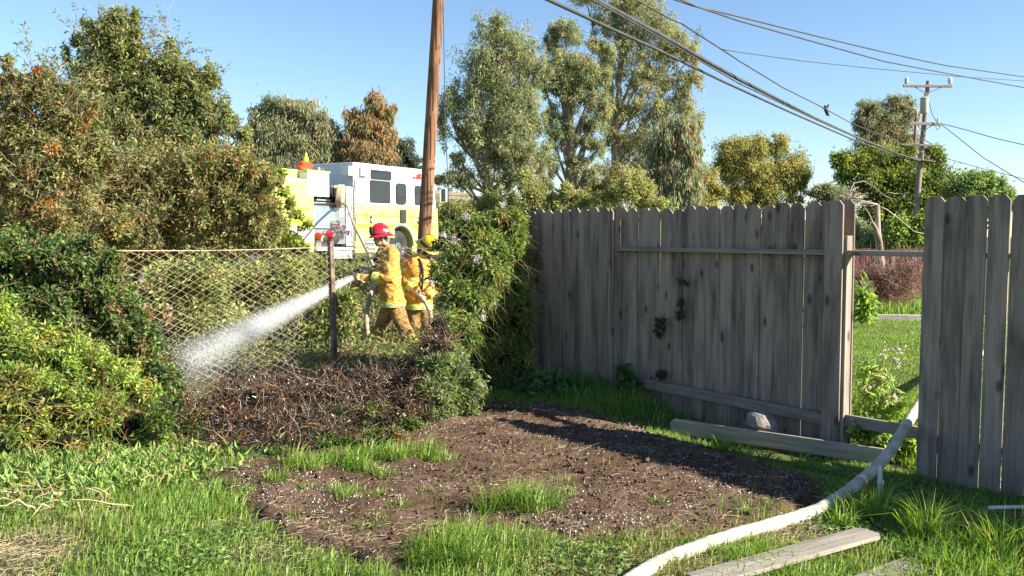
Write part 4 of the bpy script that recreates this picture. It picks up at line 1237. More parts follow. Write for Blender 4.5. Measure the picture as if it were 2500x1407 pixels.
n = 350000
Yg = np.sqrt(rng.uniform(3.3 ** 2, 8.4 ** 2, n))
Xg = rng.uniform(-0.74, 0.72, n) * Yg
P2 = np.stack([Xg, Yg], 1)
dbed = poly_dist(P2, bed) + 0.20 * vnoise(Xg, Yg, 3.6, 0.8) + 0.10 * vnoise(Xg, Yg, 9.0, 1.7) - 0.06 + rng.normal(0, 0.07, n)
side = fence_side(Xg, Yg)
patch = vnoise(Xg, Yg, 1.6, 3.0)
dens = np.where(dbed < 0, np.clip(0.35 - 4.0 * dbed, 0.3, 1.0), 0.022)
dens *= np.clip(0.70 + 0.45 * vnoise(Xg, Yg, 5.0, 2.2) + 0.35 * vnoise(Xg, Yg, 11.0, 0.3), 0.12, 1)
dens = np.where(side > -0.05, 0, dens)
sfen = (Xg - FA.x) * FU.x + (Yg - FA.y) * FU.y
dens = np.where((side > -0.75) & (sfen > 2.0) & (sfen < 3.6), dens * 0.12, dens)
# dry worn patch, bottom left; bare strip by the hose
bl_ = gr(15, 1365); dry1 = np.exp(-(((Xg - bl_.x) / 0.30) ** 2 + ((Yg - bl_.y) / 0.36) ** 2))
h1 = gr(1960, 1305); dry2 = np.exp(-(((Xg - h1.x) / 0.30) ** 2 + ((Yg - h1.y) / 0.16) ** 2))
h2 = gr(1500, 1390); dry3 = np.exp(-(((Xg - h2.x) / 0.5) ** 2 + ((Yg - h2.y) / 0.22) ** 2))
dens *= (1 - 0.92 * np.clip(dry1 * 1.3, 0, 1)) * (1 - 0.75 * dry2) * (1 - 0.3 * dry3)
far_l = (Yg > 6.0) & (Xg < -1.2)
dens = np.where(far_l, 0, dens)
kp = rng.random(n) < dens * 0.86
Xg, Yg, side, patch, d3, dbed = Xg[kp], Yg[kp], side[kp], patch[kp], (dry2 + dry3 + dry1)[kp], dbed[kp]
hgt_b = 0.055 + 0.03 * patch + 0.02 * rng.random(len(Xg))
hgt_b = np.maximum(hgt_b, 0.03)
hgt_b *= np.where(d3 > 0.25, 0.6, 1.0)
def boost(px, py, r_, a_, z=0.0):
    c = gr(px, py, z)
    return a_ * np.exp(-(((Xg - c.x) / r_) ** 2 + ((Yg - c.y) / r_) ** 2))
for (px, py, r_, a_) in [(1290, 1230, 0.25, 0.09), (1120, 1330, 0.35, 0.07), (1280, 1370, 0.30, 0.05), (2140, 1265, 0.16, 0.05), (2270, 1330, 0.2, 0.05), (2440, 1370, 0.3, 0.08), (1900, 1390, 0.3, .04), (1640, 1380, .2, .05),
                         (1480, 985, 0.4, 0.07), (1400, 975, 0.4, 0.07), (500, 1210, 0.4, 0.035), (1800, 1270, 0.25, 0.06), (380, 1170, .4, .05), (250, 1330, .35, .03)]:
    hgt_b += boost(px, py, r_, a_)
hgt_b *= rng.uniform(0.55, 1.25, len(Xg)) * np.where((Xg > 1.6) & (Yg > 4.3), 0.6, 1.0)
ci = rng.random(len(Xg))
cs_ = np.where((0.35 * vnoise(Xg, Yg, 2.6, 5.0) + 1.2 * d3 + 0.08 + rng.normal(0, 0.12, len(Xg)) > 0.42)[:, None], pick(G_DRY, len(Xg)), pick(G_SUN, len(Xg)))
Zg = hgt(Xg, Yg)
o = blades('lawn_grass', np.stack([Xg, Yg, Zg - 0.005], 1), rng.uniform(0, 2 * math.pi, len(Xg)), hgt_b, rng.uniform(0.0035, 0.0075, len(Xg)), np.abs(rng.normal(0.65, 0.45, len(Xg))), cs_, M['grass'])
tag(o, 'uneven green lawn grass around the dug soil patch', 'grass', kind='stuff')

# low broad-leaved weeds in the lawn
n = 60000
Yw = np.sqrt(rng.uniform(3.4 ** 2, 6.3 ** 2, n)); Xw = rng.uniform(-0.66, 0.66, n) * Yw
kw = (poly_dist(np.stack([Xw, Yw], 1), bed) < -0.05) & (fence_side(Xw, Yw) < -0.1) & (rng.random(n) < np.clip(1.1 * vnoise(Xw, Yw, 2.1, 4.4) - 0.15, 0, 0.7))
Xw, Yw = Xw[kw], Yw[kw]
az = rng.uniform(0, 6.283, len(Xw))
o = leaves('lawn_weeds', np.stack([Xw, Yw, hgt(Xw, Yw) + 0.012 + 0.035 * rng.random(len(Xw))], 1), np.stack([np.cos(az), np.sin(az), rng.normal(0.25, 0.3, len(Xw))], 1), unit(len(Xw)) * 0.5 + np.array([0, 0, 1.0]), rng.uniform(0.02, 0.045, len(Xw)), rng.uniform(0.012, 0.024, len(Xw)), pick([(3, (0.16, 0.27, 0.06)), (2, (0.11, 0.20, 0.045)), (2, (0.21, 0.31, 0.08))], len(Xw)), M['leaf'])
tag(o, 'low broad-leaved weeds spread through the lawn', 'weeds', kind='stuff')

# straw litter and dry clippings
P = np.concatenate([np.stack([rng.normal(c.x, s1, k), rng.normal(c.y, s2, k)], 1) for c, s1, s2, k in ((bl_, 0.22, 0.28, 1000), (h1, 0.28, 0.14, 900), (h2, 0.45, 0.2, 900), (gr(700, 1330), 0.5, 0.2, 700))])
P = np.concatenate([P, scatter_bed(1100)])
Z = hgt(P[:, 0], P[:, 1]) + 0.006 + 0.014 * rng.random(len(P))
Z = np.where(poly_dist(P, bed) > 0, bed_h(P[:, 0], P[:, 1]) + 0.006, Z)
az = rng.uniform(0, 6.283, len(P))
dv = np.stack([np.cos(az), np.sin(az), rng.normal(0, 0.15, len(P))], 1) * rng.uniform(0.03, 0.09, len(P))[:, None]
p0 = np.stack([P[:, 0], P[:, 1], Z], 1)
o = strands('dry_straw', np.stack([p0, p0 + dv * 0.5 + np.array([0, 0, 0.004]), p0 + dv], 1), 0.0016, pick([(2, (0.42, 0.34, 0.2)), (1, (0.3, 0.22, 0.13)), (1, (0.5, 0.42, 0.28))], len(P)), M['twig'], None, 3, 0.5)
tag(o, 'dry straw litter scattered on the worn ground', 'straw', kind='stuff')

# tufts standing on the bed and against the boards
def tuft(label, px, py, r_, h, n, pal=G_SUN, z=0.0, lean=0.7, spread_y=0.6):
    c = gr(px, py, z)
    c.z = float(hgt(c.x, c.y))
    m = max(2, int(n / 70))
    sx, sy = rng.normal(0, r_ * 1.05, m), rng.normal(0, r_ * spread_y * 1.05, m)
    sh = rng.uniform(0.5, 1.25, m)
    w = rng.integers(0, m, n)
    P = np.stack([c.x + sx[w] + rng.normal(0, r_ * 0.22, n), c.y + sy[w] + rng.normal(0, r_ * 0.22, n), np.zeros(n)], 1)
    P[:, 2] = hgt(P[:, 0], P[:, 1]) + 0.005
    az = np.arctan2(P[:, 1] - c.y - sy[w], P[:, 0] - c.x - sx[w]) + rng.normal(0, 0.9, n)
    h = h * sh[w]
    o = blades('grass_tuft', P, az, h * rng.uniform(0.5, 1.2, n), rng.uniform(0.004, 0.0085, n), np.abs(rng.normal(lean, 0.35, n)), pick(pal, n), M['grass'])
    return tag(o, label, 'grass', 'grass tufts on and around the soil', 'stuff')
tuft('wide bright grass tuft left of centre on the soil', 830, 1150, 0.17, 0.16, 1300, spread_y=0.7)
tuft('grass tuft reaching right toward the burnt brush base', 960, 1128, 0.17, 0.15, 1100, spread_y=0.4)
tuft('small sparse grass tuft below the wide tuft', 860, 1205, 0.16, 0.09, 500)
tuft('arching grass tuft at the centre bottom of soil', 1280, 1255, 0.11, 0.20, 900, lean=0.9)
tuft('tall tuft at the soil tip in front of the lawn', 1080, 1375, 0.13, 0.19, 900)
tuft('sunlit tuft against the loose board under the fence', 1780, 1095, 0.07, 0.17, 130, lean=1.0)
tuft('second sunlit tuft along the loose board', 1860, 1105, 0.08, 0.12, 110, lean=1.0)
tuft('lone tall seed stalks before the gap board', 1965, 1115, 0.035, 0.30, 40, lean=0.8)
tuft('shaded tuft right of the white stake', 2130, 1262, 0.10, 0.20, 500)
tuft('tall tuft right of the pale plank end', 2280, 1310, 0.10, 0.22, 380)
tuft('tall tuft in the bottom right corner', 2440, 1360, 0.13, 0.24, 480)
for i_, (px, py, nn) in enumerate([(640, 1230, 60), (700, 1270, 60), (1000, 1240, 50), (1060, 1200, 60), (900, 1290, 80), (1380, 1180, 60), (1420, 1230, 70), (1150, 1150, 30), (740, 1180, 60), (1560, 1240, 40)]):
    wh = ['leftmost of the thin sprouts on the soil', 'thin sprout low on the left soil', 'thin sprout on the soil middle, just left of centre', 'thin sprout on the soil below the right end of the tufts', 'thin sprouts at the lower left soil edge', 'thin sprout right of the arching tuft, upper one', 'thin sprout right of the arching tuft, lower one', 'thin sprout in the upper middle of the soil', 'thin sprout on gritty soil left of the wide tuft', 'thin sprout on open soil left of the white hose'][i_]
    tuft(wh, px, py, 0.10, 0.09, nn, lean=1.0)

# long shaded grass along the fence foot (behind the soil) and the ice plants at left
n = 7000
s_ = rng.uniform(0.4, 3.2, n)
off = -0.10 - np.abs(rng.normal(0, 0.22, n))
X = FA.x + FU.x * s_ - (-FU.y) * -off * 1.0
X = FA.x + FU.x * s_ + (-FU.y) * off
Yv = FA.y + FU.y * s_ + FU.x * off
kp = rng.random(n) < np.where(s_ < 1.9, 1, 0.12)
X, Yv = X[kp], Yv[kp]
o = blades('long_grass', np.stack([X, Yv, hgt(X, Yv)], 1), rng.uniform(0, 6.28, len(X)), rng.uniform(0.06, 0.24, len(X)), rng.uniform(0.004, 0.008, len(X)), np.abs(rng.normal(0.6, 0.4, len(X))), pick(G_SUN, len(X)), M['grass'])
tag(o, 'long grass growing along the shaded fence foot', 'grass', kind='stuff')

n = 7500
c = gr(170, 1150)
X = rng.normal(c.x, 0.62, n); Yv = rng.normal(c.y, 0.30, n)
kp = (X < gr(470, 1180).x + 0.2 * rng.normal(0, 1, n)) & (Yv > 4.5)
X, Yv = X[kp], Yv[kp]
P = np.stack([X, Yv, hgt(X, Yv) + 0.01 + 0.05 * rng.random(len(X))], 1)
D = unit(len(P)) * 1.0 + np.array([0, -0.15, 0.75])
o = leaves('ice_plant', P, D, unit(len(P)), 0.078 * rng.uniform(0.5, 1.25, len(P)), 0.014, pick([(4, (0.25, 0.35, 0.09)), (3, (0.31, 0.40, 0.13)), (2, (0.17, 0.27, 0.07)), (0.6, (0.40, 0.36, 0.14)), (0.2, (0.36, 0.2, 0.09))], len(P)), M['leaf'], None, 0.9)
tag(o, 'fleshy ice plant carpet at lower left before the ivy', 'ground cover', kind='stuff')
A = np.stack([rng.normal(gr(110, 1235).x, 0.28, 300), rng.normal(gr(110, 1235).y, 0.12, 300), np.full(300, 0.02)], 1)
t = thing('dead_stems', 'tangle of dead tan stems under the ice plant', 'stems', gr(110, 1240))
shoots('stem', t, A, 160, 0.3, 0.0055, lambda n: pick([(2, (0.36, 0.27, 0.17)), (1, (0.26, 0.15, 0.09)), (1, (0.45, 0.38, 0.2))], n), (0.2, -0.2, 0.3), 0.35, 0.4)

# ------------------------------------------------------------------ the neighbour's garden behind the gap
n = 56000
Yv = np.sqrt(rng.uniform(5.6 ** 2, 15.8 ** 2, n))
X = Yv * rng.uniform(0.35, 0.60, n)
kp = (fence_side(X, Yv) > 0.08) & (rng.random(n) < np.clip(0.7 + 0.4 * vnoise(X, Yv, 2.0, 1), 0.25, 1))
X, Yv = X[kp], Yv[kp]
hb = (0.035 + 0.09 * sstep(9.0, 7.0, Yv)) * rng.uniform(0.6, 1.4, len(X))
o = blades('garden_lawn', np.stack([X, Yv, hgt(X, Yv) - 0.004], 1), rng.uniform(0, 6.28, len(X)), hb, rng.uniform(0.006, 0.011, len(X)), np.abs(rng.normal(0.5, 0.35, len(X))), np.where((vnoise(X, Yv, 1.2, 7) > 0.25)[:, None], pick(G_DRY[:2] + G_SUN[:2], len(X)), pick(G_SUN[:3] + [(1, (0.24, 0.32, 0.06))], len(X))), M['grass'])
tag(o, 'sunny mown lawn seen through the fence gap', 'grass', kind='stuff')
a_, e_ = gr(2060, 781), gr(2330, 785)
o = MB().bar(a_ + Vector((-0.6, 0.05, 0.05)), e_ + Vector((0.8, -0.05, 0.05)), 0.12, 0.12).build('lawn_edging', M['concrete'], bevel=0.01)
tag(o, 'low pale concrete edging across the lawn behind the gap', 'edging')
# barberry
bl = blob3([(2165, 690, (60, 34)), (2210, 680, (40, 32)), (2120, 695, (34, 32)), (2160, 730, (60, 26)), (2200, 725, (40, 24))], 17.5)
bt2 = plant('barberry_bush', 'purple-brown barberry bush behind the lawn edging', 'shrub', gz(2165, 17.5), bl, 9000, 160, 0.035, 0.02, [(3, (0.16, 0.085, 0.075)), (2, (0.22, 0.12, 0.09)), (1, (0.14, 0.13, 0.06))], 0.0, 'leaf', None, 0.02, 'bark', spread=0.3)
A, _, _ = sample(bl, 400, 40)
shoots('stem', bt2, A, 900, 0.55, 0.005, lambda n: pick([(2, (0.2, 0.11, 0.09)), (1, (0.3, 0.2, 0.15))], n), (0, -0.2, 0.9), -0.05, 0.2)
# red board fence behind it
rf = thing('red_fence', 'dark red board fence at the back of the garden', 'fence', gz(2180, 21.5))
for k in range(22):
    px = 2050 + k * 14
    p0_ = gz(px, 21.5)
    w = 14 * 21.5 / FPX * 0.95
    top = at(px, 606 + (2 if k % 3 == 0 else 0) + (6 if 7 <= k <= 8 else 0), 21.5).z
    MB().box(p0_.x - w / 2, p0_.x + w / 2, p0_.y - 0.012 + 0.004 * (k % 2), p0_.y + 0.012 + 0.004 * (k % 2), 0, top).build('board', M['red_board'], rf)
for px in (2040, 2176, 2228, 2370):
    p0_ = gz(px, 21.4)
    MB().box(p0_.x - 0.05, p0_.x + 0.05, p0_.y - 0.12, p0_.y - 0.02, 0, at(px, 612, 21.4).z).build('post', M['pole_grey'], rf)
# pruned little tree with dead branches
pt_ = thing('pruned_tree', 'pruned tree with pale bare branches above the gap', 'tree', gz(2155, 19.5))
b = MB()
def br(pts, r0, r1, sides=6):
    P_ = [at(x, y, 19.5 + (d if True else 0)) for x, y, d in pts]
    n_ = len(P_)
    b.tube(P_, [r0 + (r1 - r0) * i / (n_ - 1) for i in range(n_)], sides)
br([(2156, 720, 0), (2150, 640, 0), (2146, 600, 0.05), (2143, 560, 0.05), (2142, 500, 0)], 0.10, 0.055, 9)
br([(2150, 625, 0), (2148, 590, -0.1), (2138, 560, -0.1), (2130, 545, -0.15)], 0.07, 0.045)
br([(2140, 565, 0), (2120, 520, -0.2), (2105, 500, -0.2)], 0.022, 0.012)
b.build('trunk', M['bark_pale'], pt_, smooth=True)
b = MB()
br([(2075, 500, 0), (2074, 470, 0), (2085, 447, 0.1), (2110, 443, 0.1), (2135, 458, 0), (2160, 478, 0), (2178, 486, 0)], 0.018, 0.006)
br([(2142, 503, 0), (2165, 512, 0), (2195, 535, 0), (2232, 566, 0.2), (2262, 572, 0.3)], 0.018, 0.008)
br([(2142, 500, 0), (2110, 492, 0), (2085, 485, 0), (2062, 478, 0)], 0.022, 0.010)
br([(2134, 502, 0), (2100, 502, 0.1), (2085, 505, 0.1)], 0.016, 0.008)
br([(2150, 478, 0), (2170, 470, 0), (2190, 474, 0)], 0.010, 0.004)
br([(2110, 443, 0.1), (2120, 438, 0.1), (2130, 435, 0.1)], 0.008, 0.004)
for k in range(46):
    x0, y0 = 2082 + rng.normal(0, 9), 490 + rng.normal(0, 8)
    an = rng.uniform(-2.9, 0.3)
    L_ = rng.uniform(15, 52)
    br([(x0, y0, rng.normal(0, 0.2)), (x0 + L_ * 0.5 * math.cos(an) + rng.normal(0, 3), y0 + L_ * 0.4 * math.sin(an), rng.normal(0, 0.2)), (x0 + L_ * math.cos(an), y0 + L_ * 0.8 * math.sin(an) + 4, rng.normal(0, 0.2))], 0.010, 0.004, 4)
M['deadwood'] = paint('dead_branch', (0.46, 0.38, 0.30), 0.9, var=0.3, scale=8)
b.build('bare_branches', M['deadwood'], pt_, smooth=True)
# greenery along that fence
plant('garden_shrub', 'bright leafy vine on the red fence below the far pole', 'shrub', gz(2215, 22.5), blob3([(2190, 560, (24, 34)), (2215, 575, (26, 28)), (2250, 560, (24, 34)), (2235, 590, (30, 20)), (2180, 590, (24, 20))], 22.5), 6000, 110, 0.10, 0.055, [(3, (0.16, 0.22, 0.05)), (2, (0.12, 0.16, 0.045)), (1, (0.22, 0.27, 0.07))], 0.2, 'leaf', None, 0.02, 'bark', spread=0.28)
plant('garden_shrub', 'grey-green shrub on the red fence left of the pruned tree', 'shrub', gz(2110, 23.0), blob3([(2110, 580, (34, 30)), (2095, 560, (20, 26)), (2135, 595, (24, 20))], 23.0), 5000, 90, 0.08, 0.04, [(3, (0.13, 0.17, 0.08)), (2, (0.18, 0.22, 0.1)), (1, (0.1, 0.12, 0.05))], 0.2, 'leaf', None, 0.02, 'bark', spread=0.28)
n = 5000
X = rng.uniform(6.4, 9.4, n); Yv = rng.uniform(16.3, 20.5, n)
o = blades('long_grass', np.stack([X, Yv, hgt(X, Yv)], 1), rng.uniform(0, 6.28, n), rng.uniform(0.12, 0.42, n), rng.uniform(0.012, 0.022, n), np.abs(rng.normal(0.6, 0.4, n)), pick(G_SUN, n), M['grass'])
tag(o, 'long bright grass around the barberry bush', 'grass', kind='stuff')
# flowering weeds in the gap
def stem_plant(name, label, base, blobs, n, L, W, pal, flowers, group=None):
    t = plant(name, label, 'plant', base, blobs, n, 40, L, W, pal, 0.3, 'leaf', None, 0.008, 'bark', spread=0.34, group=group)
    for f in flowers:
        P = np.array(at(*f[:3])) + rng.normal(0, 1, (14, 3)) * f[3]
        leaves('flower', P, unit(len(P)), unit(len(P)), 0.022, 0.016, pick([(2, (0.7, 0.55, 0.62)), (1, (0.78, 0.72, 0.74))], len(P), 0.08), M['flower'], t)
    return t
WP = [(3, (0.20, 0.28, 0.06)), (2, (0.14, 0.22, 0.05)), (2, (0.27, 0.31, 0.08)), (0.6, (0.2, 0.13, 0.1))]
stem_plant('flowering_weed', 'leafy pink-flowered weed growing just behind the gap', gz(2130, 7.6) , blob3([(2125, 900, (26, 40)), (2150, 940, (34, 40)), (2115, 960, (26, 40)), (2170, 985, (34, 26)), (2140, 1010, (44, 24)), (2200, 1000, (26, 20)), (2110, 1010, (26, 26))], 7.3), 900, 0.085, 0.020, WP,
           [(2158, 862, 7.3, 0.022), (2195, 855, 7.3, 0.018), (2192, 884, 7.3, 0.02), (2185, 978, 7.0, 0.02), (2120, 945, 7.1, 0.015)])
stem_plant('flowering_plant', 'pale pink lily plant beside the fence post in the garden', gz(2112, 14.5), blob3([(2108, 720, (16, 22)), (2112, 745, (20, 18)), (2106, 765, (18, 14))], 14.5), 500, 0.2, 0.05, WP, [(2117, 703, 14.4, 0.06), (2112, 716, 14.4, 0.06), (2104, 690, 14.4, .03)])
bl = blob3([(2140, 1060, (50, 26)), (2200, 1085, (46, 30)), (2240, 1110, (30, 34)), (2210, 1130, (40, 22)), (2160, 1090, (40, 22)), (2110, 1050, (26, 20))], 6.55)
plant('weed_clump', 'round-leaved green weeds under the lower rail of the gap', 'weeds', gz(2190, 6.5), bl, 3600, 90, 0.045, 0.036, [(3, (0.15, 0.22, 0.05)), (2, (0.21, 0.26, 0.07)), (1, (0.09, 0.14, 0.035))], 0.1, 'leaf', None, 0.006, 'bark', spread=0.3)
b = MB()
p = gz(2125, 15.6)
b.lathe([(0.02, 0.0), (0.12, 0.0), (0.16, 0.27), (0.175, 0.27), (0.175, 0.30), (0.15, 0.30), (0.145, 0.22)], p + Vector((0, 0, 0.1)), (0, 0, 1), 14)
M['black_plastic'] = paint('black_plastic', (0.02, 0.02, 0.022), 0.45, var=0.2)
tag(b.build('plant_pot', M['black_plastic'], auto=40), 'small black plant pot left of the barberry bush', 'pot')

# ------------------------------------------------------------------ the fire engine
M['lime'] = paint('lime_paint', (0.60, 0.635, 0.155), 0.25, var=0.05, scale=2, coat=0.5)
M['lime_deep'] = paint('lime_stripe', (0.44, 0.60, 0.03), 0.3, var=0.05, scale=2)
M['white'] = paint('white_paint', (0.58, 0.58, 0.58), 0.25, var=0.04, scale=2, coat=0.5)
M['plate'] = plate_mat('tread_plate')
M['chrome'] = paint('chrome', (0.75, 0.76, 0.78), 0.12, 1.0, var=0.05)
M['panel'] = paint('blue_grey_panel', (0.30, 0.36, 0.42), 0.35, 0.5, var=0.1)
M['steel'] = paint('brushed_steel', (0.42, 0.42, 0.43), 0.35, 0.8, var=0.15, stretch=(1, 1, 8))
M['rubber'] = paint('rubber', (0.028, 0.027, 0.026), 0.8, var=0.4, scale=9)
M['dark'] = paint('dark_interior', (0.02, 0.022, 0.02), 0.7, var=0.3)
M['olive'] = paint('olive_reflection', (0.15, 0.20, 0.06), 0.3, 0.3, var=0.15)  # a green reflection, fixed here as an olive colour
M['red'] = paint('red_paint', (0.42, 0.012, 0.015), 0.25, var=0.1, coat=0.4)
M['orange'] = paint('orange_hose', (0.55, 0.085, 0.02), 0.6, var=0.2)
m_, nt_, b_ = base_mat('window_glass')
b_.inputs['Base Color'].default_value = (0.012, 0.014, 0.016, 1)
b_.inputs['Roughness'].default_value = 0.04
b_.inputs['Specular IOR Level'].default_value = 0.7
M['glass'] = m_
m_, nt_, b_ = base_mat('beacon_red')
b_.inputs['Base Color'].default_value = (0.5, 0.02, 0.01, 1)
b_.inputs['Emission Color'].default_value = (1, 0.06, 0.02, 1)
b_.inputs['Emission Strength'].default_value = 0.5
M['beacon'] = m_

fe = thing('fire_engine', 'lime and white fire engine parked behind the firefighters', 'fire engine', TRK_O, R(60))
def FB(name, mat, parent=None, bevel=0.0, **kw):
    def go(*boxes):
        b = MB()
        for q_ in boxes: b.box(*q_)
        return b.build(name, M[mat] if isinstance(mat, str) else mat, parent or fe, local=True, bevel=bevel)
    return go
W = 2.5
arc = [(2.18 + 0.62 * math.cos(a), 0.53 + 0.61 * math.sin(a)) for a in np.linspace(math.pi - 0.32 + 0.0, 0.32, 15)]
arc = [(2.18 - 0.60, 0.34)] + [(2.18 + 0.62 * math.cos(a), 0.53 + 0.61 * math.sin(a)) for a in np.linspace(math.pi, 0, 17)] + [(2.18 + 0.60, 0.34)]
cab = MB().prism([(0, 0.34)] + arc + [(4.22, 0.34), (4.26, 1.0), (4.22, 1.75), (0, 1.75)], 0, W).build('cab', M['lime'], fe, local=True, bevel=0.02)
MB().prism([(0, 1.752), (4.20, 1.752), (4.02, 2.55), (3.85, 2.67), (2.18, 2.67), (2.03, 2.99), (0.0, 3.0)], 0.004, W - 0.004).build('cab_upper', M['white'], fe, local=True, bevel=0.03)
# doors, proud of the cab
for nm, a0, a1, top in (('rear_door', 0.55, 1.86, 2.92), ('front_door', 2.86, 4.02, 2.58)):
    b = MB()
    b.box(a0, a1, -0.016, 0.02, 1.19 if a0 > 2 else 0.78, 1.748)
    b.mi = 1
    if a0 < 2: b.box(a0, a1, -0.016, 0.02, 1.754, top)
    else: b.prism([(a0, 1.754), (a1 + 0.1, 1.754), (a1 - 0.05, top), (a0, top)], -0.016, 0.02)
    dr = b.build('door', [M['lime'], M['white']], fe, local=True, bevel=0.012)
    hx = a0 + 0.10 if a0 < 2 else a0 + 0.18
    FB('handle', 'dark', dr, 0.005)((hx, hx + 0.13, -0.032, -0.012, 1.22, 1.44))
    FB('latch', 'chrome', dr, 0.005)((hx + 0.03, hx + 0.10, -0.040, -0.030, 1.27, 1.38))
def window(a0, a1, z0, z1, name='window', fw=0.03, rnd=0.04):
    def rr(x0, x1, y0, y1, r):
        out = []
        for cx, cy, s in ((x1 - r, y1 - r, 0), (x0 + r, y1 - r, 1), (x0 + r, y0 + r, 2), (x1 - r, y0 + r, 3)):
            for k in range(5):
                an = math.pi / 2 * (s + k / 4)
                out.append((cx + r * math.cos(an), cy + r * math.sin(an)))
        return out
    fr = MB().prism(rr(a0 - fw, a1 + fw, z0 - fw, z1 + fw, rnd + fw), -0.030, 0.0).build(name, M['rubber'], fe, local=True)
    MB().prism(rr(a0, a1, z0, z1, rnd), -0.034, -0.02).build('pane', M['glass'], fr, local=True)
window(0.74, 1.68, 2.57, 2.80)
window(0.70, 1.62, 1.87, 2.49)
window(1.98, 2.44, 1.86, 2.46, rnd=0.10)
window(2.93, 3.88, 1.86, 2.43, rnd=0.06)
window(2.17, 2.42, 1.27, 1.64, rnd=0.02)
# windscreen and front
MB().prism([(4.215, 1.80), (4.235, 1.80), (4.06, 2.52), (4.04, 2.52)], 0.15, W - 0.15).build('windscreen', M['glass'], fe, local=True)
FB('bumper', 'chrome', bevel=0.03)((4.262, 4.60, 0.1, W - 0.1, 0.42, 0.72))
FB('grille', 'steel', bevel=0.01)((4.262, 4.30, 0.7, W - 0.7, 0.85, 1.6))
for yy in (0.25, W - 0.55): FB('headlight', 'chrome', bevel=0.03)((4.262, 4.31, yy, yy + 0.3, 1.0, 1.25))
# stripes and lettering
for z0, z1 in ((1.075, 1.19), (1.43, 1.475)):
    b = MB()
    for a0, a1 in ((0.02, 0.54), (0.56, 1.85), (1.875, 2.14), (2.45, 2.85), (2.87, 4.0)):
        if z0 < 1.2 and a0 > 1.5 and a0 < 2.8: continue
        o_ = -0.0185 if (0.55 < a0 < 1.0 or 2.86 < a0 < 3) else -0.0025
        b.box(a0, a1, o_, o_ + 0.002, z0, z1)
    b.build('stripe', M['lime_deep'], fe, local=True)
def text_part(name, body, size, mat, parent, Mx, local=False, extrude=0.002):
    cu = bpy.data.curves.new(name, 'FONT')
    cu.body = body
    cu.size = size
    cu.extrude = extrude
    cu.align_x = 'CENTER'
    cu.align_y = 'CENTER'
    to = bpy.data.objects.new(name, cu)
    C.objects.link(to)
    dg = bpy.context.evaluated_depsgraph_get()
    me = bpy.data.meshes.new_from_object(to.evaluated_get(dg))
    bpy.data.objects.remove(to)
    me.transform(Mx)
    me.materials.clear()
    me.materials.append(mat)
    return link(name, me, parent, local)
text_part('number', '3696', 0.125, M['lime_deep'], fe, Matrix.Translation((1.26, -0.021, 1.46 + 0.07)) @ Matrix.Rotation(R(90), 4, 'X'), True)
for gx, gz0, gz1 in ((0.44, 1.28, 1.92), (2.70, 1.25, 1.90)):
    MB().tube([(gx, -0.004, gz0), (gx, -0.07, gz0 + 0.03), (gx, -0.07, gz1 - 0.03), (gx, -0.004, gz1)], 0.014, 8).build('grab_rail', M['chrome'], fe, local=True, smooth=True)
for a0, z0, a1, z1 in ((0.22, 2.60, 0.52, 2.86),):
    FB('scene_light', 'white', bevel=0.01)((a0, a1, -0.09, -0.002, z0, z1))
FB('step_well', 'steel', bevel=0.01)((0.42, 0.9, -0.012, 0.1, 0.40, 0.76))
for zz in (0.36, 0.50, 0.64): FB('step', 'plate', bevel=0.004)((0.44, 0.88, -0.06, -0.013, zz, zz + 0.025))
# wheel arches and wheels
MB().prism([(2.18 + r_ * math.cos(a), 0.53 + r_ * math.sin(a)) for r_, aa in ((0.68, np.linspace(math.pi, 0, 17)), (0.622, np.linspace(0, math.pi, 17))) for a in aa], -0.03, -0.002).build('wheel_arch', M['steel'], fe, local=True)
def wheel(x, y, out):
    prof = [(0.24, 0.0), (0.27, -0.02), (0.44, -0.015), (0.495, 0.015), (0.505, 0.06), (0.505, 0.24), (0.49, 0.29), (0.27, 0.30), (0.24, 0.28)]
    b = MB().lathe(prof, (x, y, 0.505), (0, out, 0), 32)
    w_ = b.build('wheel', M['rubber'], fe, local=True, auto=40)
    MB().lathe([(0.02, -0.05), (0.07, -0.05), (0.09, -0.01), (0.13, 0.0), (0.17, 0.05), (0.23, 0.03), (0.245, -0.012), (0.262, -0.024), (0.268, 0.0), (0.25, 0.2), (0.02, 0.2)], (x, y, 0.505), (0, out, 0), 28).build('rim', M['chrome'], w_, local=True, auto=30)
    return w_
wheel(2.14, 0.06, 1); wheel(2.14, W - 0.06, -1); wheel(-4.0, 0.06, 1); wheel(-4.0, W - 0.06, -1)
FB('chassis', 'dark')((-6.1, 4.1, 0.75, 1.75, 0.42, 0.66))
FB('axle', 'dark')((2.06, 2.22, 0.3, 2.2, 0.44, 0.58), (-4.08, -3.92, 0.3, 2.2, 0.44, 0.58))
# cab roof gear
FB('roof_unit', 'plate', bevel=0.01)((2.55, 3.95, 0.45, 2.05, 2.674, 3.06))
MB().lathe([(0.02, 0), (0.12, 0), (0.13, 0.04), (0.12, 0.14), (0.08, 0.19), (0.02, 0.2)], (3.55, 0.25, 2.674), (0, 0, 1), 16).build('beacon', M['beacon'], fe, local=True, smooth=True)
MB().tube([(2.35, 0.5, 2.674), (2.35, 0.5, 3.25)], [0.012, 0.006], 6).build('antenna', M['steel'], fe, local=True)
b = MB().box(4.15, 4.25, -0.38, -0.12, 1.95, 2.40)
mr = b.build('mirror', M['chrome'], fe, local=True, bevel=0.02)
MB().tube([(4.19, 0.02, 1.86), (4.2, -0.2, 1.88), (4.2, -0.25, 1.94)], 0.018, 6).build('bracket', M['chrome'], mr, local=True)
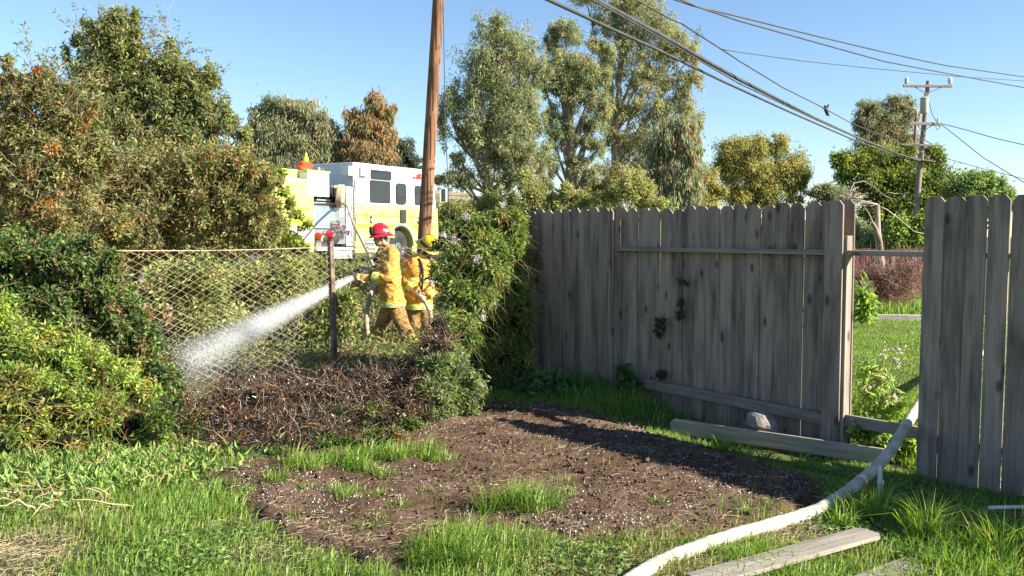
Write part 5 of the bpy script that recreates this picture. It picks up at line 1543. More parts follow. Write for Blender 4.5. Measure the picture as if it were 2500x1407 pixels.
# rear wall of the cab
FB('rear_wall', 'plate', bevel=0.004)((-0.03, -0.002, 0.02, W - 0.03, 2.30, 2.985))
FB('rear_reflection', 'olive', bevel=0.004)((-0.03, -0.002, 0.02, W - 0.03, 1.90, 2.295))  # reflected green on the cab wall, put in as an olive strip
FB('floodlight', 'white', bevel=0.02)((-0.30, -0.04, -0.05, 0.25, 2.58, 2.86))
# pump panel
FB('pump_house', 'dark')((-1.685, -0.035, 0.30, 2.2, 0.5, 1.75))
FB('control_panel', 'panel', bevel=0.004)((-1.665, -0.80, 0.04, 0.296, 1.06, 1.72))
FB('valve_panel', 'steel', bevel=0.004)((-0.79, -0.34, 0.06, 0.296, 0.62, 1.72))
FB('side_strip', 'plate', bevel=0.004)((-0.33, -0.04, 0.03, 0.296, 0.56, 2.28))
FB('lower_panel', 'steel', bevel=0.004)((-1.665, -0.80, 0.10, 0.296, 0.54, 1.05))
FB('shelf', 'chrome', bevel=0.004)((-1.665, -0.34, -0.02, 0.296, 1.725, 1.79))
FB('chrome_bar', 'chrome', bevel=0.01)((-1.6, -1.05, -0.04, 0.02, 1.82, 1.87))
FB('tread_box', 'plate', bevel=0.01)((-1.96, -1.09, -0.02, 0.7, 1.935, 2.60))
FB('box_lip', 'lime', bevel=0.006)((-1.98, -1.06, -0.04, 0.72, 2.603, 2.65))
FB('crosslay_bed', 'dark')((-1.08, -0.40, 0.35, 2.15, 1.795, 2.24))
for xx in (-0.92, -0.74, -0.50): FB('divider', 'chrome')((xx, xx + 0.02, 0.2, 0.34, 1.80, 2.30))
FB('crosslay_panel', 'olive')((-0.46, -0.345, 0.05, 0.34, 1.80, 2.28))
MB().tube([(-0.08, 0.0, 0.66), (-0.08, -0.09, 0.70), (-0.08, -0.09, 2.44), (-0.08, 0.0, 2.48)], 0.022, 10).build('grab_rail', M['chrome'], fe, local=True, smooth=True)
MB().tube([(-0.22, 0.03, 0.66), (-0.22, -0.07, 0.70), (-0.22, -0.07, 1.7), (-0.22, 0.03, 1.74)], 0.018, 10).build('grab_rail', M['chrome'], fe, local=True, smooth=True)
for vx, vz, rr_ in ((-1.56, 0.86, 0.115), (-1.10, 0.86, 0.165)):
    v_ = MB().lathe([(0.02, 0.0), (rr_ * 0.7, 0.0), (rr_, 0.06), (rr_, 0.20), (rr_ * 0.8, 0.24), (rr_ * 0.8, 0.34), (0.02, 0.35)], (vx, 0.12, vz), (0, -1, -0.25), 18).build('intake_valve', M['red'], fe, local=True, auto=40)
    MB().lathe([(0.02, 0.34), (rr_ * 0.86, 0.34), (rr_ * 0.86, 0.40), (0.05, 0.41)], (vx, 0.12, vz), (0, -1, -0.25), 18).build('cap', M['chrome'], v_, local=True, auto=40)
for vx, vz, dz in ((-0.95, 1.22, -0.1), (-0.72, 1.12, -0.2), (-0.52, 1.0, -0.3)):
    MB().lathe([(0.03, 0), (0.07, 0.02), (0.07, 0.14), (0.09, 0.16), (0.09, 0.24), (0.03, 0.25)], (vx, 0.06, vz), (0.35, -1, dz), 12).build('discharge_outlet', M['chrome'], fe, local=True, auto=40)
FB('instruction_plate', 'white', bevel=0.003)((-0.62, -0.42, 0.045, 0.058, 1.40, 1.62))
FB('side_step', 'plate', bevel=0.006)((-1.70, -0.18, -0.10, 0.5, 0.44, 0.53))
FB('step_skirt', 'plate', bevel=0.006)((-1.10, -0.20, -0.06, 0.4, 0.20, 0.435))
# rear body
FB('body', 'lime', bevel=0.02)((-6.2, -1.69, 0.0, W, 0.62, 2.32))
FB('body_skirt', 'lime', bevel=0.02)((-3.2, -1.69, 0.01, W - 0.01, 0.40, 0.618))
for a0, a1 in ((-2.93, -1.74), (-4.7, -3.0), (-6.1, -4.75)):
    dr = FB('locker_door', 'lime', bevel=0.012)((a0, a1, -0.018, -0.001, 1.12 if a0 < -3.5 else 1.10, 2.26))
    FB('handle', 'chrome', dr, 0.004)((a1 - 0.16, a1 - 0.10, -0.035, -0.019, 1.5, 1.66))
FB('lower_locker_door', 'white', bevel=0.012)((-2.93, -1.74, -0.018, -0.001, 0.70, 1.075))
FB('body_stripe', 'lime_deep')((-2.92, -1.75, -0.022, -0.0195, 1.20, 1.33))
FB('body_stripe', 'lime_deep')((-2.92, -1.75, -0.022, -0.0195, 1.56, 1.62))
FB('top_trim', 'plate', bevel=0.004)((-6.2, -1.70, -0.01, 0.42, 2.322, 2.385))
FB('hosebed_wall', 'lime', bevel=0.01)((-6.2, -1.985, 0.30, 0.36, 2.388, 2.66))
FB('hosebed_wall', 'lime', bevel=0.01)((-6.2, -1.985, W - 0.36, W - 0.30, 2.388, 2.66))
for a0, z0 in ((-2.62, 1.40), (-3.35, 1.66)):
    MB().lathe([(0.02, 0.0), (0.085, 0.0), (0.09, 0.03), (0.06, 0.05), (0.02, 0.055)], (a0, -0.02, z0), (0, -1, 0), 16).build('marker_light', M['chrome'], fe, local=True, auto=40)
MB().tube([(-1.28, 0.2, 2.655), (-1.28, 0.2, 2.74), (-1.10, 0.2, 2.74), (-1.10, 0.2, 2.655)], 0.028, 8).build('deck_rail', M['chrome'], fe, local=True, auto=40)

def fe_w(s, y, z): return TRK_O + TRK_D * s - TRK_N * y + Vector((0, 0, z))
# loose gear on the engine
b = MB()
for k in range(7):
    r_ = 0.25 - 0.015 * (k % 3)
    pts = []
    for i in range(25):
        a = 2 * math.pi * i / 24
        pts.append(fe_w(-1.60 + r_ * math.cos(a) + 0.02 * math.sin(3 * a + k), 0.42 + 0.7 * r_ * math.sin(a), 2.68 + 0.03 * k + 0.02 * math.sin(2 * a + k)))
    b.tube(pts, 0.02, 6)
tag(b.build('hose_coil', M['orange'], smooth=True), 'coiled orange hose lying on top of the engine body', 'hose')
b = MB()
p = fe_w(-1.55, 0.42, 2.88)
for prof, off in (([(0.08, 0), (0.095, 0.06), (0.07, 0.14), (0.035, 0.18), (0.032, 0.25), (0.015, 0.28)], (0, 0, 0)),):
    b.lathe(prof, p + Vector(off), (0.05, 0, 1), 12)
M['yellow'] = paint('yellow_plastic', (0.62, 0.60, 0.03), 0.5, var=0.1)
tag(b.build('yellow_jug', M['yellow'], auto=40), 'small yellow jug standing on the orange coil', 'jug')
b = MB()
b.bar(fe_w(-1.5, 0.9, 2.70), fe_w(-1.55, 1.0, 3.08), 0.06, 0.06)
b.bar(fe_w(-1.55, 1.0, 3.05), fe_w(-1.25, 1.0, 2.98), 0.07, 0.07)
tag(b.build('deck_gun', M['rubber'], bevel=0.01), 'black deck gun sticking up behind the orange coil', 'nozzle')

# hose rolled on the crosslay and running down to the ground
rl = fe_w(-0.72, -0.10, 1.98)
b = MB()
ax = (TRK_N * 0.75 + TRK_D * 0.5 + Vector((0, 0, -0.1))).normalized()
b.lathe([(0.06, -0.09), (0.31, -0.09), (0.335, -0.07), (0.335, 0.07), (0.31, 0.09), (0.06, 0.09)], rl, ax, 28)
roll = tag(b.build('hose_roll', M['hose_tan'], auto=40), 'tan rolled hose hanging from the engine side', 'hose')
b = MB()
ctrl = [rl - ax * 0.05 + Vector((0, 0, -0.26)), at(845, 500, 23.4), at(862, 545, 21.5), at(885, 592, 18.8), at(905, 634, 16.4), at(914, 675, 14.4), at(904, 720, 13.2), at(896, 760, 12.75), at(896, 800, 12.55), at(903, 834, 12.5), at(930, 852, 12.5), at(990, 850, 12.7)]
def smooth_path(c, n=5):
    out = []
    for i in range(len(c) - 1):
        p0, p1, p2, p3 = c[max(i - 1, 0)], c[i], c[i + 1], c[min(i + 2, len(c) - 1)]
        for k in range(n):
            t = k / n
            out.append(0.5 * ((2 * p1) + (p2 - p0) * t + (2 * p0 - 5 * p1 + 4 * p2 - p3) * t * t + (3 * p1 - p0 - 3 * p2 + p3) * t ** 3))
    out.append(c[-1])
    return out
b.tube(smooth_path(ctrl), 0.034, 10)
tag(b.build('supply_hose', M['hose_tan'], smooth=True), 'tan hose dropping from the engine past the red-helmeted firefighter', 'hose')

# ------------------------------------------------------------------ firefighters
M['coat'] = paint('turnout_cloth', (0.64, 0.345, 0.05), 0.85, var=0.22, scale=5, bump=0.5, bscale=20, col2=(0.40, 0.205, 0.04))
M['trouser'] = paint('turnout_trouser', (0.40, 0.22, 0.06), 0.9, var=0.3, scale=5, bump=0.35, bscale=22, col2=(0.12, 0.075, 0.035))
M['skin'] = paint('skin', (0.52, 0.27, 0.19), 0.5, var=0.1, scale=20)
M['band_y'] = paint('fluorescent_band', (0.50, 0.62, 0.03), 0.6, var=0.06)
M['band_s'] = paint('silver_band', (0.55, 0.57, 0.55), 0.35, 0.3, var=0.06)
M['glove'] = paint('glove_leather', (0.035, 0.035, 0.04), 0.7, var=0.4)
M['glove_tan'] = paint('glove_tan', (0.52, 0.34, 0.12), 0.7, var=0.3)
M['helmet_red'] = paint('helmet_red', (0.50, 0.012, 0.022), 0.18, var=0.06, coat=0.6)
M['helmet_yellow'] = paint('helmet_yellow', (0.68, 0.55, 0.015), 0.25, var=0.08, coat=0.5)
M['strap'] = paint('black_strap', (0.02, 0.02, 0.022), 0.7, var=0.3)

def remesh(mb, voxel, name, mat, parent, wr=0.0, ws=9.0, sm=6):
    me = mb.mesh(name + '_src')
    o = bpy.data.objects.new(name + '_src', me)
    C.objects.link(o)
    md = o.modifiers.new('r', 'REMESH')
    md.mode = 'VOXEL'
    md.voxel_size = voxel
    m2 = o.modifiers.new('s', 'SMOOTH')
    m2.factor, m2.iterations = 0.5, sm
    dg = bpy.context.evaluated_depsgraph_get()
    out = bpy.data.meshes.new_from_object(o.evaluated_get(dg))
    bpy.data.objects.remove(o)
    if wr:
        for v in out.vertices:
            q_ = v.co
            n1 = noise.noise(Vector((q_.x * ws, q_.y * ws, q_.z * ws * 0.8))) + 0.5 * noise.noise(q_ * ws * 2.4)
            v.co = q_ + v.normal * n1 * wr
    out.name = name
    out.materials.clear()
    out.materials.append(mat)
    out.polygons.foreach_set('use_smooth', [True] * len(out.polygons))
    return link(name, out, parent)

def band_tube(name, pts, r, parent, silver=True):
    """fluorescent band with a silver stripe round a limb"""
    a, e = Vector(pts[0]), Vector(pts[1])
    o = MB().tube([a, a.lerp(e, 0.5), e], r, 16, caps=False).build(name, M['band_y'], parent, smooth=True)
    if silver: MB().tube([a.lerp(e, 0.36), a.lerp(e, 0.64)], (r if not hasattr(r, '__len__') else r[0]) * 1.03 + 0.002, 16, caps=False).build('silver_stripe', M['band_s'], o, smooth=True)
    return o
def band_ring(name, c, A, B, up, h, parent):
    c, A, B, up = Vector(c), Vector(A), Vector(B), Vector(up).normalized()
    o = MB().loft([(c - up * h / 2, A, B), (c, A * 1.01, B * 1.01), (c + up * h / 2, A, B)], 28, False, 2.3).build(name, M['band_y'], parent, smooth=True)
    MB().loft([(c - up * h * 0.16, A * 1.025, B * 1.025), (c + up * h * 0.16, A * 1.025, B * 1.025)], 28, False, 2.3).build('silver_stripe', M['band_s'], o, smooth=True)
    return o

def hand(parent, wrist, palm, fwd, across, mat, k=1.0, grip=0.9):
    """palm and five fingers curling round a hose: fwd along the fingers at the knuckles, across towards the thumb side"""
    w, p = Vector(wrist), Vector(palm)
    f, a = Vector(fwd).normalized(), Vector(across).normalized()
    n = f.cross(a).normalized()
    b = MB()
    b.loft([(w, a * 0.034 * k, n * 0.028 * k), (w.lerp(p, 0.5), a * 0.046 * k, n * 0.026 * k), (p, a * 0.05 * k, n * 0.024 * k), (p + f * 0.03 * k, a * 0.045 * k, n * 0.02 * k)], 12)
    for i, L in enumerate((0.062, 0.072, 0.068, 0.054)):
        q_ = p + f * 0.025 * k + a * (0.033 - 0.022 * i) * k
        d = f.copy()
        pts = [q_]
        for s_ in range(3):
            d = (d * math.cos(grip * 0.8) + n * math.sin(grip * 0.8) * 1.0).normalized()
            pts.append(pts[-1] + d * L * 0.42 * k)
        b.tube(pts, [0.0115 * k, 0.0115 * k, 0.0105 * k, 0.009 * k], 8)
    th = w.lerp(p, 0.35) + a * 0.04 * k
    b.tube([th, th + (a * 0.7 + f * 0.6) * 0.04 * k, th + (a * 0.5 + f * 1.1 + n * 0.6) * 0.06 * k, th + (a * 0.2 + f * 1.2 + n * 1.3) * 0.065 * k], [0.016 * k, 0.014 * k, 0.012 * k, 0.01 * k], 8)
    return b.build('glove', mat, parent, smooth=True)

def head_shapes(b, c, Mh, k=1.0):
    """head centred at c; Mh columns: x = face forward, y = left, z = up"""
    c = Vector(c)
    V3 = lambda x, y, z: c + Mh @ Vector((x, y, z)) * k
    b.ball(c + Mh @ Vector((-0.01, 0, 0.03)) * k, 0.098 * k, 0.078 * k, 0.10 * k, Mh)
    b.ball(V3(0.018, 0, -0.045), 0.078 * k, 0.062 * k, 0.075 * k, Mh)
    b.ball(V3(0.072, 0, -0.088), 0.026 * k, 0.030 * k, 0.022 * k, Mh, 10, 6)     # chin
    b.tube([V3(0.088, 0, 0.015), V3(0.112, 0, -0.025), V3(0.092, 0, -0.034)], [0.011 * k, 0.016 * k, 0.010 * k], 8)   # nose
    b.tube([V3(0.085, 0.04, 0.028), V3(0.097, 0, 0.022), V3(0.085, -0.04, 0.028)], 0.010 * k, 8)     # brow
    b.tube([V3(0.085, 0.024, -0.062), V3(0.096, 0, -0.060), V3(0.085, -0.024, -0.062)], 0.008 * k, 8)    # lips
    for s_ in (1, -1):
        b.ball(V3(0.068, s_ * 0.042, -0.022), 0.022 * k, 0.018 * k, 0.020 * k, Mh, 8, 6)    # cheek
        b.ball(V3(-0.005, s_ * 0.078, -0.005), 0.018 * k, 0.011 * k, 0.032 * k, Mh, 8, 6)   # ear

def helmet(parent, c, Mh, mat, number, k=1.0):
    c = Vector(c)
    V3 = lambda x, y, z: c + Mh @ Vector((x, y, z)) * k
    b = MB()
    ax, ay, az = [Mh @ Vector(q_) for q_ in ((1, 0, 0), (0, 1, 0), (0, 0, 1))]
    dome = [(0.00, 0.138, 0.112), (0.03, 0.137, 0.111), (0.07, 0.128, 0.102), (0.105, 0.106, 0.084), (0.13, 0.075, 0.06), (0.147, 0.04, 0.03), (0.15, 0.004, 0.003)]
    b.loft([(V3(0, 0, h), ax * rx * k, ay * ry * k) for h, rx, ry in dome], 28)
    # brim, longer at the back, with a rolled lip
    n_ = 36
    ring = []
    for (gr_, z_) in ((1.0, 0.004), (1.12, -0.008), (1.30, -0.022), (1.34, -0.030), (1.30, -0.032), (1.0, -0.008)):
        rr_ = []
        for i in range(n_):
            a = 2 * math.pi * i / n_
            back = max(0.0, -math.cos(a)) ** 1.5
            g = 1 + (gr_ - 1) * (0.75 + 1.25 * back + 0.25 * max(0, math.cos(a)))
            rr_.append(V3(0.138 * math.cos(a) * g, 0.112 * math.sin(a) * g, z_ - 0.028 * back * (gr_ - 1) / 0.34))
        ring.append(rr_)
    V_ = [p for r_ in ring for p in r_]
    F_ = []
    for j in range(len(ring) - 1):
        for i in range(n_):
            i2 = (i + 1) % n_
            F_.append((j * n_ + i, j * n_ + i2, (j + 1) * n_ + i2, (j + 1) * n_ + i))
    b.add(V_, F_)
    # ridges over the dome
    b.tube([V3(0.130, 0, 0.05), V3(0.112, 0, 0.105), V3(0.06, 0, 0.147), V3(0, 0, 0.156), V3(-0.06, 0, 0.147), V3(-0.112, 0, 0.105), V3(-0.135, 0, 0.05)], 0.011 * k, 8)
    hm = b.build('helmet', mat, parent, auto=50)
    bb = MB().loft([(V3(0, 0, 0.004), ax * 0.142 * k, ay * 0.116 * k), (V3(0, 0, 0.024), ax * 0.141 * k, ay * 0.115 * k)], 28, False)
    bb.build('helmet_band', M['strap'], hm, smooth=True)
    # front shield
    pts = [(-0.048, 0.0), (0.048, 0.0), (0.056, 0.05), (0.046, 0.10), (0.0, 0.128), (-0.046, 0.10), (-0.056, 0.05)]
    S = MB()
    P0 = [V3(0.146 - z * 0.10 - abs(y) * 0.25, y, z + 0.008) for y, z in pts]
    P1 = [V3(0.158 - z * 0.10 - abs(y) * 0.25, y, z + 0.008) for y, z in pts]
    S.add(P0 + P1, [tuple(range(7)), tuple(range(13, 6, -1))] + [((i + 1) % 7, i, i + 7, (i + 1) % 7 + 7) for i in range(7)])
    sh = S.build('front_shield', M['strap'], hm)
    MB().lathe([(0.003, 0.0), (0.022, 0.0), (0.022, 0.006), (0.003, 0.008)], V3(0.154, 0, 0.066), ax + az * 0.1, 14).build('badge', M['band_s'], sh, auto=40)
    # chin strap
    MB().tube([V3(0.02, 0.10, 0.0), V3(0.045, 0.082, -0.07), V3(0.07, 0.03, -0.118), V3(0.07, -0.03, -0.118), V3(0.045, -0.082, -0.07), V3(0.02, -0.10, 0.0)], 0.007 * k, 6).build('chin_strap', M['strap'], hm, smooth=True)
    if number:
        for s_ in (1, -1):
            base = V3(-0.055, s_ * 0.111, 0.042)
            xdir = (-ax if s_ < 0 else -ax)
            # text frame: x along the helmet, y up, z outward
            out = (ay * s_ * 0.93 + az * 0.28 - ax * 0.22).normalized()
            upv = (az - out * az.dot(out)).normalized()
            xv = upv.cross(out)
            Mt = Matrix((xv, upv, out)).transposed().to_4x4()
            text_part('helmet_number', number, 0.062 * k, M['white'], hm, Matrix.Translation(base + out * 0.004) @ Mt)
    return hm

# ---- the firefighter with the nozzle, facing left
Y1 = 12.8
def q1(px, py, dy=0.0): return at(px, py, Y1 + dy)
p1 = thing('person', 'firefighter in red helmet and tan turnout coat aiming the nozzle', 'person', (q1(965, 842).x, Y1, 0.0))
fwd = Vector((-0.86, -0.50, 0)).normalized()
Mh1 = Matrix((fwd, Vector((0, 0, 1)).cross(fwd), Vector((0, 0, 1)))).transposed() @ Matrix.Rotation(R(8), 3, 'Y')
hd = q1(929, 583)
neck = q1(944, 603)
chest, waist, hip = q1(947, 648), q1(953, 700), q1(958, 742)
shL, shR = q1(958, 618, -0.20), q1(944, 618, 0.20)
elL, elR = q1(950, 682, -0.33), q1(930, 672, 0.24)
wrL, wrR = q1(906, 677, -0.30), q1(900, 668, 0.10)
hpL, hpR = q1(967, 752, -0.09), q1(950, 752, 0.10)
knL, knR = q1(985, 797, -0.12), q1(930, 800, 0.16)
anL, anR = q1(1006, 836, -0.06), q1(930, 838, 0.14)
AX, AY = Vector((0.155, 0, 0)), Vector((0, 0.215, 0))
b = MB()
b.loft([(hip + Vector((0, 0, -0.06)), AX * 0.72, AY * 0.72), (waist, AX * 0.7, AY * 0.72), (chest, AX * 0.8, AY * 0.85), (q1(946, 612), AX * 0.6, AY * 0.75), (neck, AX * 0.36, AY * 0.3), (hd + Vector((0.03, 0, -0.03)), AX * 0.34, AY * 0.26)], 18)
head_shapes(b, hd, Mh1, 1.02)
for s0, e0, w0 in ((shL, elL, wrL), (shR, elR, wrR)):
    b.tube([s0, s0.lerp(e0, 0.5), e0, e0.lerp(w0, 0.5), w0], [0.062, 0.055, 0.046, 0.044, 0.034], 12)
    b.tube([chest + Vector((0, (s0.y - chest.y) * 0.4, 0.1)), s0], 0.07, 10)
for h0, k0, a0 in ((hpL, knL, anL), (hpR, knR, anR)):
    b.tube([h0, h0.lerp(k0, 0.5), k0, k0.lerp(a0, 0.45), a0], [0.095, 0.083, 0.062, 0.06, 0.042], 12)
remesh(b, 0.0130, 'body', M['skin'], p1, sm=3)
# eyes and hair under the helmet
b = MB()
for s_ in (1, -1): b.ball(hd + Mh1 @ Vector((0.088, s_ * 0.032, 0.006)), 0.010, 0.013, 0.008, Mh1, 8, 6)
b.build('eyes', M['strap'], p1, smooth=True)
M['hair'] = paint('grey_hair', (0.16, 0.13, 0.11), 0.8, var=0.4, scale=60)
b = MB().loft([(hd + Mh1 @ Vector((-0.055, 0, -0.06)), Mh1 @ Vector((0.045, 0, 0)), Mh1 @ Vector((0, 0.066, 0))), (hd + Mh1 @ Vector((-0.05, 0, 0.0)), Mh1 @ Vector((0.062, 0, 0)), Mh1 @ Vector((0, 0.080, 0))), (hd + Mh1 @ Vector((-0.045, 0, 0.06)), Mh1 @ Vector((0.07, 0, 0)), Mh1 @ Vector((0, 0.084, 0)))], 16)
b.build('hair', M['hair'], p1, smooth=True)
helmet(p1, hd + Mh1 @ Vector((-0.008, 0, 0.066)), Mh1, M['helmet_red'], '66', 1.06)
# coat
b = MB()
b.loft([(hip + Vector((0.005, 0, -0.03)), AX * 1.28, AY * 1.12), (hip + Vector((0, 0, 0.06)), AX * 1.2, AY * 1.08), (waist, AX * 1.08, AY * 1.05), (q1(950, 672), AX * 1.08, AY * 1.08), (chest, AX * 1.1, AY * 1.14), (q1(949, 626), AX * 1.02, AY * 1.12), (q1(948, 616), AX * 0.84, AY * 0.85), (q1(947, 609), AX * 0.62, AY * 0.52), (q1(946, 604), AX * 0.55, AY * 0.46)], 24, True, 2.3)
for s0, e0, w0 in ((shL, elL, wrL), (shR, elR, wrR)):
    b.tube([s0 + (chest - s0) * 0.25 + Vector((0, 0, 0.05)), s0, s0.lerp(e0, 0.5), e0, e0.lerp(w0, 0.5), w0.lerp(e0, 0.04)], [0.10, 0.112, 0.098, 0.092, 0.082, 0.074], 14)
coat = remesh(b, 0.014, 'coat', M['coat'], p1, 0.020, 11)
band_ring('hem_band', hip + Vector((0.0, 0, 0.005)), AX * 1.30, AY * 1.17, (0.16, 0, 1), 0.085, coat)
band_ring('chest_band', q1(950, 678), AX * 1.16, AY * 1.17, (0.22, 0, 1), 0.075, coat)
band_tube('cuff_band', (wrL.lerp(elL, 0.10), wrL.lerp(elL, 0.48)), [0.083, 0.086, 0.090], coat)
band_tube('cuff_band', (wrR.lerp(elR, 0.10), wrR.lerp(elR, 0.48)), [0.083, 0.086, 0.090], coat)
# collar, breast strap and radio
b = MB().loft([(q1(947, 611), AX * 0.66, AY * 0.54), (q1(947, 602), AX * 0.66, AY * 0.52), (q1(949, 597), AX * 0.60, AY * 0.50)], 20, False)
b.build('collar', M['coat'], coat, smooth=True)
b = MB()
b.loft([(q1(925, 650, -0.10), AX * 0.16, AY * 0.22), (q1(922, 630, -0.10), AX * 0.30, AY * 0.28), (q1(926, 612, -0.06), AX * 0.26, AY * 0.3), (q1(931, 602, -0.02), AX * 0.16, AY * 0.25)], 12)
b.build('breathing_gear', M['strap'], coat, smooth=True)
MB().lathe([(0.004, 0), (0.02, 0), (0.02, 0.012), (0.004, 0.014)], q1(917, 624, -0.16), (-0.5, -0.8, 0), 10).build('buckle', M['chrome'], coat)
# trousers
b = MB()
b.loft([(hip + Vector((0, 0, 0.04)), AX * 1.0, AY * 0.9), (hip + Vector((0, 0, -0.06)), AX * 0.98, AY * 0.9), (q1(958, 764), AX * 0.7, AY * 0.7)], 20)
for h0, k0, a0 in ((hpL, knL, anL), (hpR, knR, anR)):
    b.tube([h0, h0.lerp(k0, 0.5), k0, k0.lerp(a0, 0.5), a0 + (k0 - a0) * 0.03], [0.125, 0.118, 0.104, 0.10, 0.098], 16)
tro = remesh(b, 0.014, 'trousers', M['trouser'], p1, 0.014, 9)
for k0, a0 in ((knL, anL), (knR, anR)):
    band_tube('ankle_band', (a0.lerp(k0, 0.10), a0.lerp(k0, 0.36)), [0.107, 0.109, 0.111], tro)
def boot(parent, an, toe):
    t_ = Vector(toe).normalized()
    s_ = Vector((-t_.y, t_.x, 0))
    z0 = 0.0
    b = MB()
    b.loft([(an + Vector((0, 0, 0.06)), t_ * 0.07, s_ * 0.065), (Vector((an.x, an.y, z0 + 0.11)), t_ * 0.075, s_ * 0.062), (Vector((an.x, an.y, z0 + 0.07)) + t_ * 0.03, t_ * 0.11, s_ * 0.062), (Vector((an.x, an.y, z0 + 0.02)) + t_ * 0.06, t_ * 0.155, s_ * 0.060), (Vector((an.x, an.y, z0)) + t_ * 0.06, t_ * 0.158, s_ * 0.062)], 16, True, 2.4)
    return b.build('boot', M['rubber'], parent, smooth=True)
boot(p1, anL, (-1, -0.2, 0)); boot(p1, anR, (-1, -0.2, 0))
# the nozzle and its hose (held, so a thing of its own)
noz_tip, noz_b = q1(861, 677.5, -0.33), q1(884, 667, -0.22)
nd_ = (noz_tip - noz_b).normalized()
hand(p1, wrL, wrL + (q1(880, 678, -0.30) - wrL) * 0.8, (q1(872, 676, -0.3) - wrL), (0, -0.3, -1), M['glove_tan'], 1.15, 0.9)
hand(p1, wrR, wrR + (q1(886, 664, -0.10) - wrR) * 0.9, (q1(878, 664, -0.2) - wrR), (0, 0.2, 1), M['glove'], 1.15, 0.9)
ah = thing('attack_hose', 'pale attack hose and black nozzle held by the firefighters', 'hose', noz_tip)
path = smooth_path([noz_b, q1(900, 659.5, -0.12), q1(914, 653, 0.02), q1(932, 655, 0.20), q1(955, 672, 0.42), q1(985, 692, 0.45), q1(1008, 708, 0.30), q1(1034, 732, 0.20), q1(1052, 775, 0.25), q1(1040, 830, 0.3), q1(1010, 850, 0.35)], 6)
MB().tube(path, 0.033, 12).build('hose', M['hose'], ah, smooth=True)
MB().lathe([(0.02, 0), (0.040, 0), (0.042, 0.03), (0.034, 0.05), (0.034, 0.09), (0.045, 0.11), (0.05, 0.15), (0.058, 0.17), (0.06, 0.22), (0.05, 0.225), (0.03, 0.2)], noz_b - nd_ * 0.05, nd_, 18).build('nozzle', M['strap'], ah, auto=40)
b = MB()
u_ = Vector((0.25, 0, 1)).normalized()
hb_ = noz_b + nd_ * 0.04
b.tube([hb_ + Vector((0, 0.05, 0)), hb_ + Vector((0, 0.05, 0)) + u_ * 0.10, hb_ + u_ * 0.125 + nd_ * 0.03, hb_ - Vector((0, 0.05, 0)) + u_ * 0.10, hb_ - Vector((0, 0.05, 0))], 0.010, 8)
b.build('bail_handle', M['strap'], ah, smooth=True)
b = MB().tube([hb_, hb_ - u_ * 0.13 - nd_ * 0.03], [0.016, 0.019], 10)
b.build('pistol_grip', M['strap'], ah, smooth=True)

# ---- the second firefighter, bent over to the right
Y2 = 13.35
def q2(px, py, dy=0.0): return at(px, py, Y2 + dy)
p2 = thing('person', 'stooping firefighter in yellow helmet half hidden by the jasmine', 'person', (q2(1028, 835).x, Y2, 0.0))
f2 = Vector((0.78, -0.62, 0)).normalized()
l2 = Vector((0, 0, 1)).cross(f2)
Mh2 = Matrix((f2, l2, Vector((0, 0, 1)))).transposed() @ Matrix.Rotation(R(34), 3, 'Y')
hd2 = q2(1044, 606)
neck2 = q2(1029, 628)
ch2, wa2, hi2 = q2(1024, 662), q2(1022, 702), q2(1022, 748)
BX, BY = f2 * 0.15, l2 * 0.215
shR2, shL2 = q2(997, 640, 0.02), q2(1056, 650, 0.08)
elR2, elL2 = q2(988, 686, -0.12), q2(1066, 695, -0.02)
wrR2, wrL2 = q2(1012, 708, -0.24), q2(1040, 725, -0.22)
hpR2, hpL2 = q2(1010, 755), q2(1036, 755)
knR2, knL2 = q2(1012, 797, -0.06), q2(1042, 797, 0.0)
anR2, anL2 = q2(1008, 830, 0.06), q2(1040, 830, 0.10)
b = MB()
b.loft([(hi2, BX * 0.7, BY * 0.7), (wa2, BX * 0.7, BY * 0.7), (ch2, BX * 0.8, BY * 0.85), (q2(1026, 640), BX * 0.6, BY * 0.7), (neck2, BX * 0.38, BY * 0.3), (hd2 + Mh2 @ Vector((-0.02, 0, -0.04)), BX * 0.34, BY * 0.26)], 18)
head_shapes(b, hd2, Mh2, 1.0)
for s0, e0, w0 in ((shL2, elL2, wrL2), (shR2, elR2, wrR2)):
    b.tube([s0, s0.lerp(e0, 0.5), e0, e0.lerp(w0, 0.5), w0], [0.062, 0.055, 0.046, 0.044, 0.034], 12)
    b.tube([ch2 + (s0 - ch2) * 0.4, s0], 0.07, 10)
for h0, k0, a0 in ((hpL2, knL2, anL2), (hpR2, knR2, anR2)):
    b.tube([h0, h0.lerp(k0, 0.5), k0, k0.lerp(a0, 0.45), a0], [0.095, 0.083, 0.062, 0.06, 0.042], 12)
remesh(b, 0.0130, 'body', M['skin'], p2, sm=3)
b = MB()
for s_ in (1, -1): b.ball(hd2 + Mh2 @ Vector((0.088, s_ * 0.032, 0.006)), 0.010, 0.013, 0.008, Mh2, 8, 6)
b.build('eyes', M['strap'], p2, smooth=True)
hm2 = helmet(p2, hd2 + Mh2 @ Vector((-0.006, 0, 0.045)), Mh2, M['helmet_yellow'], None, 1.12)
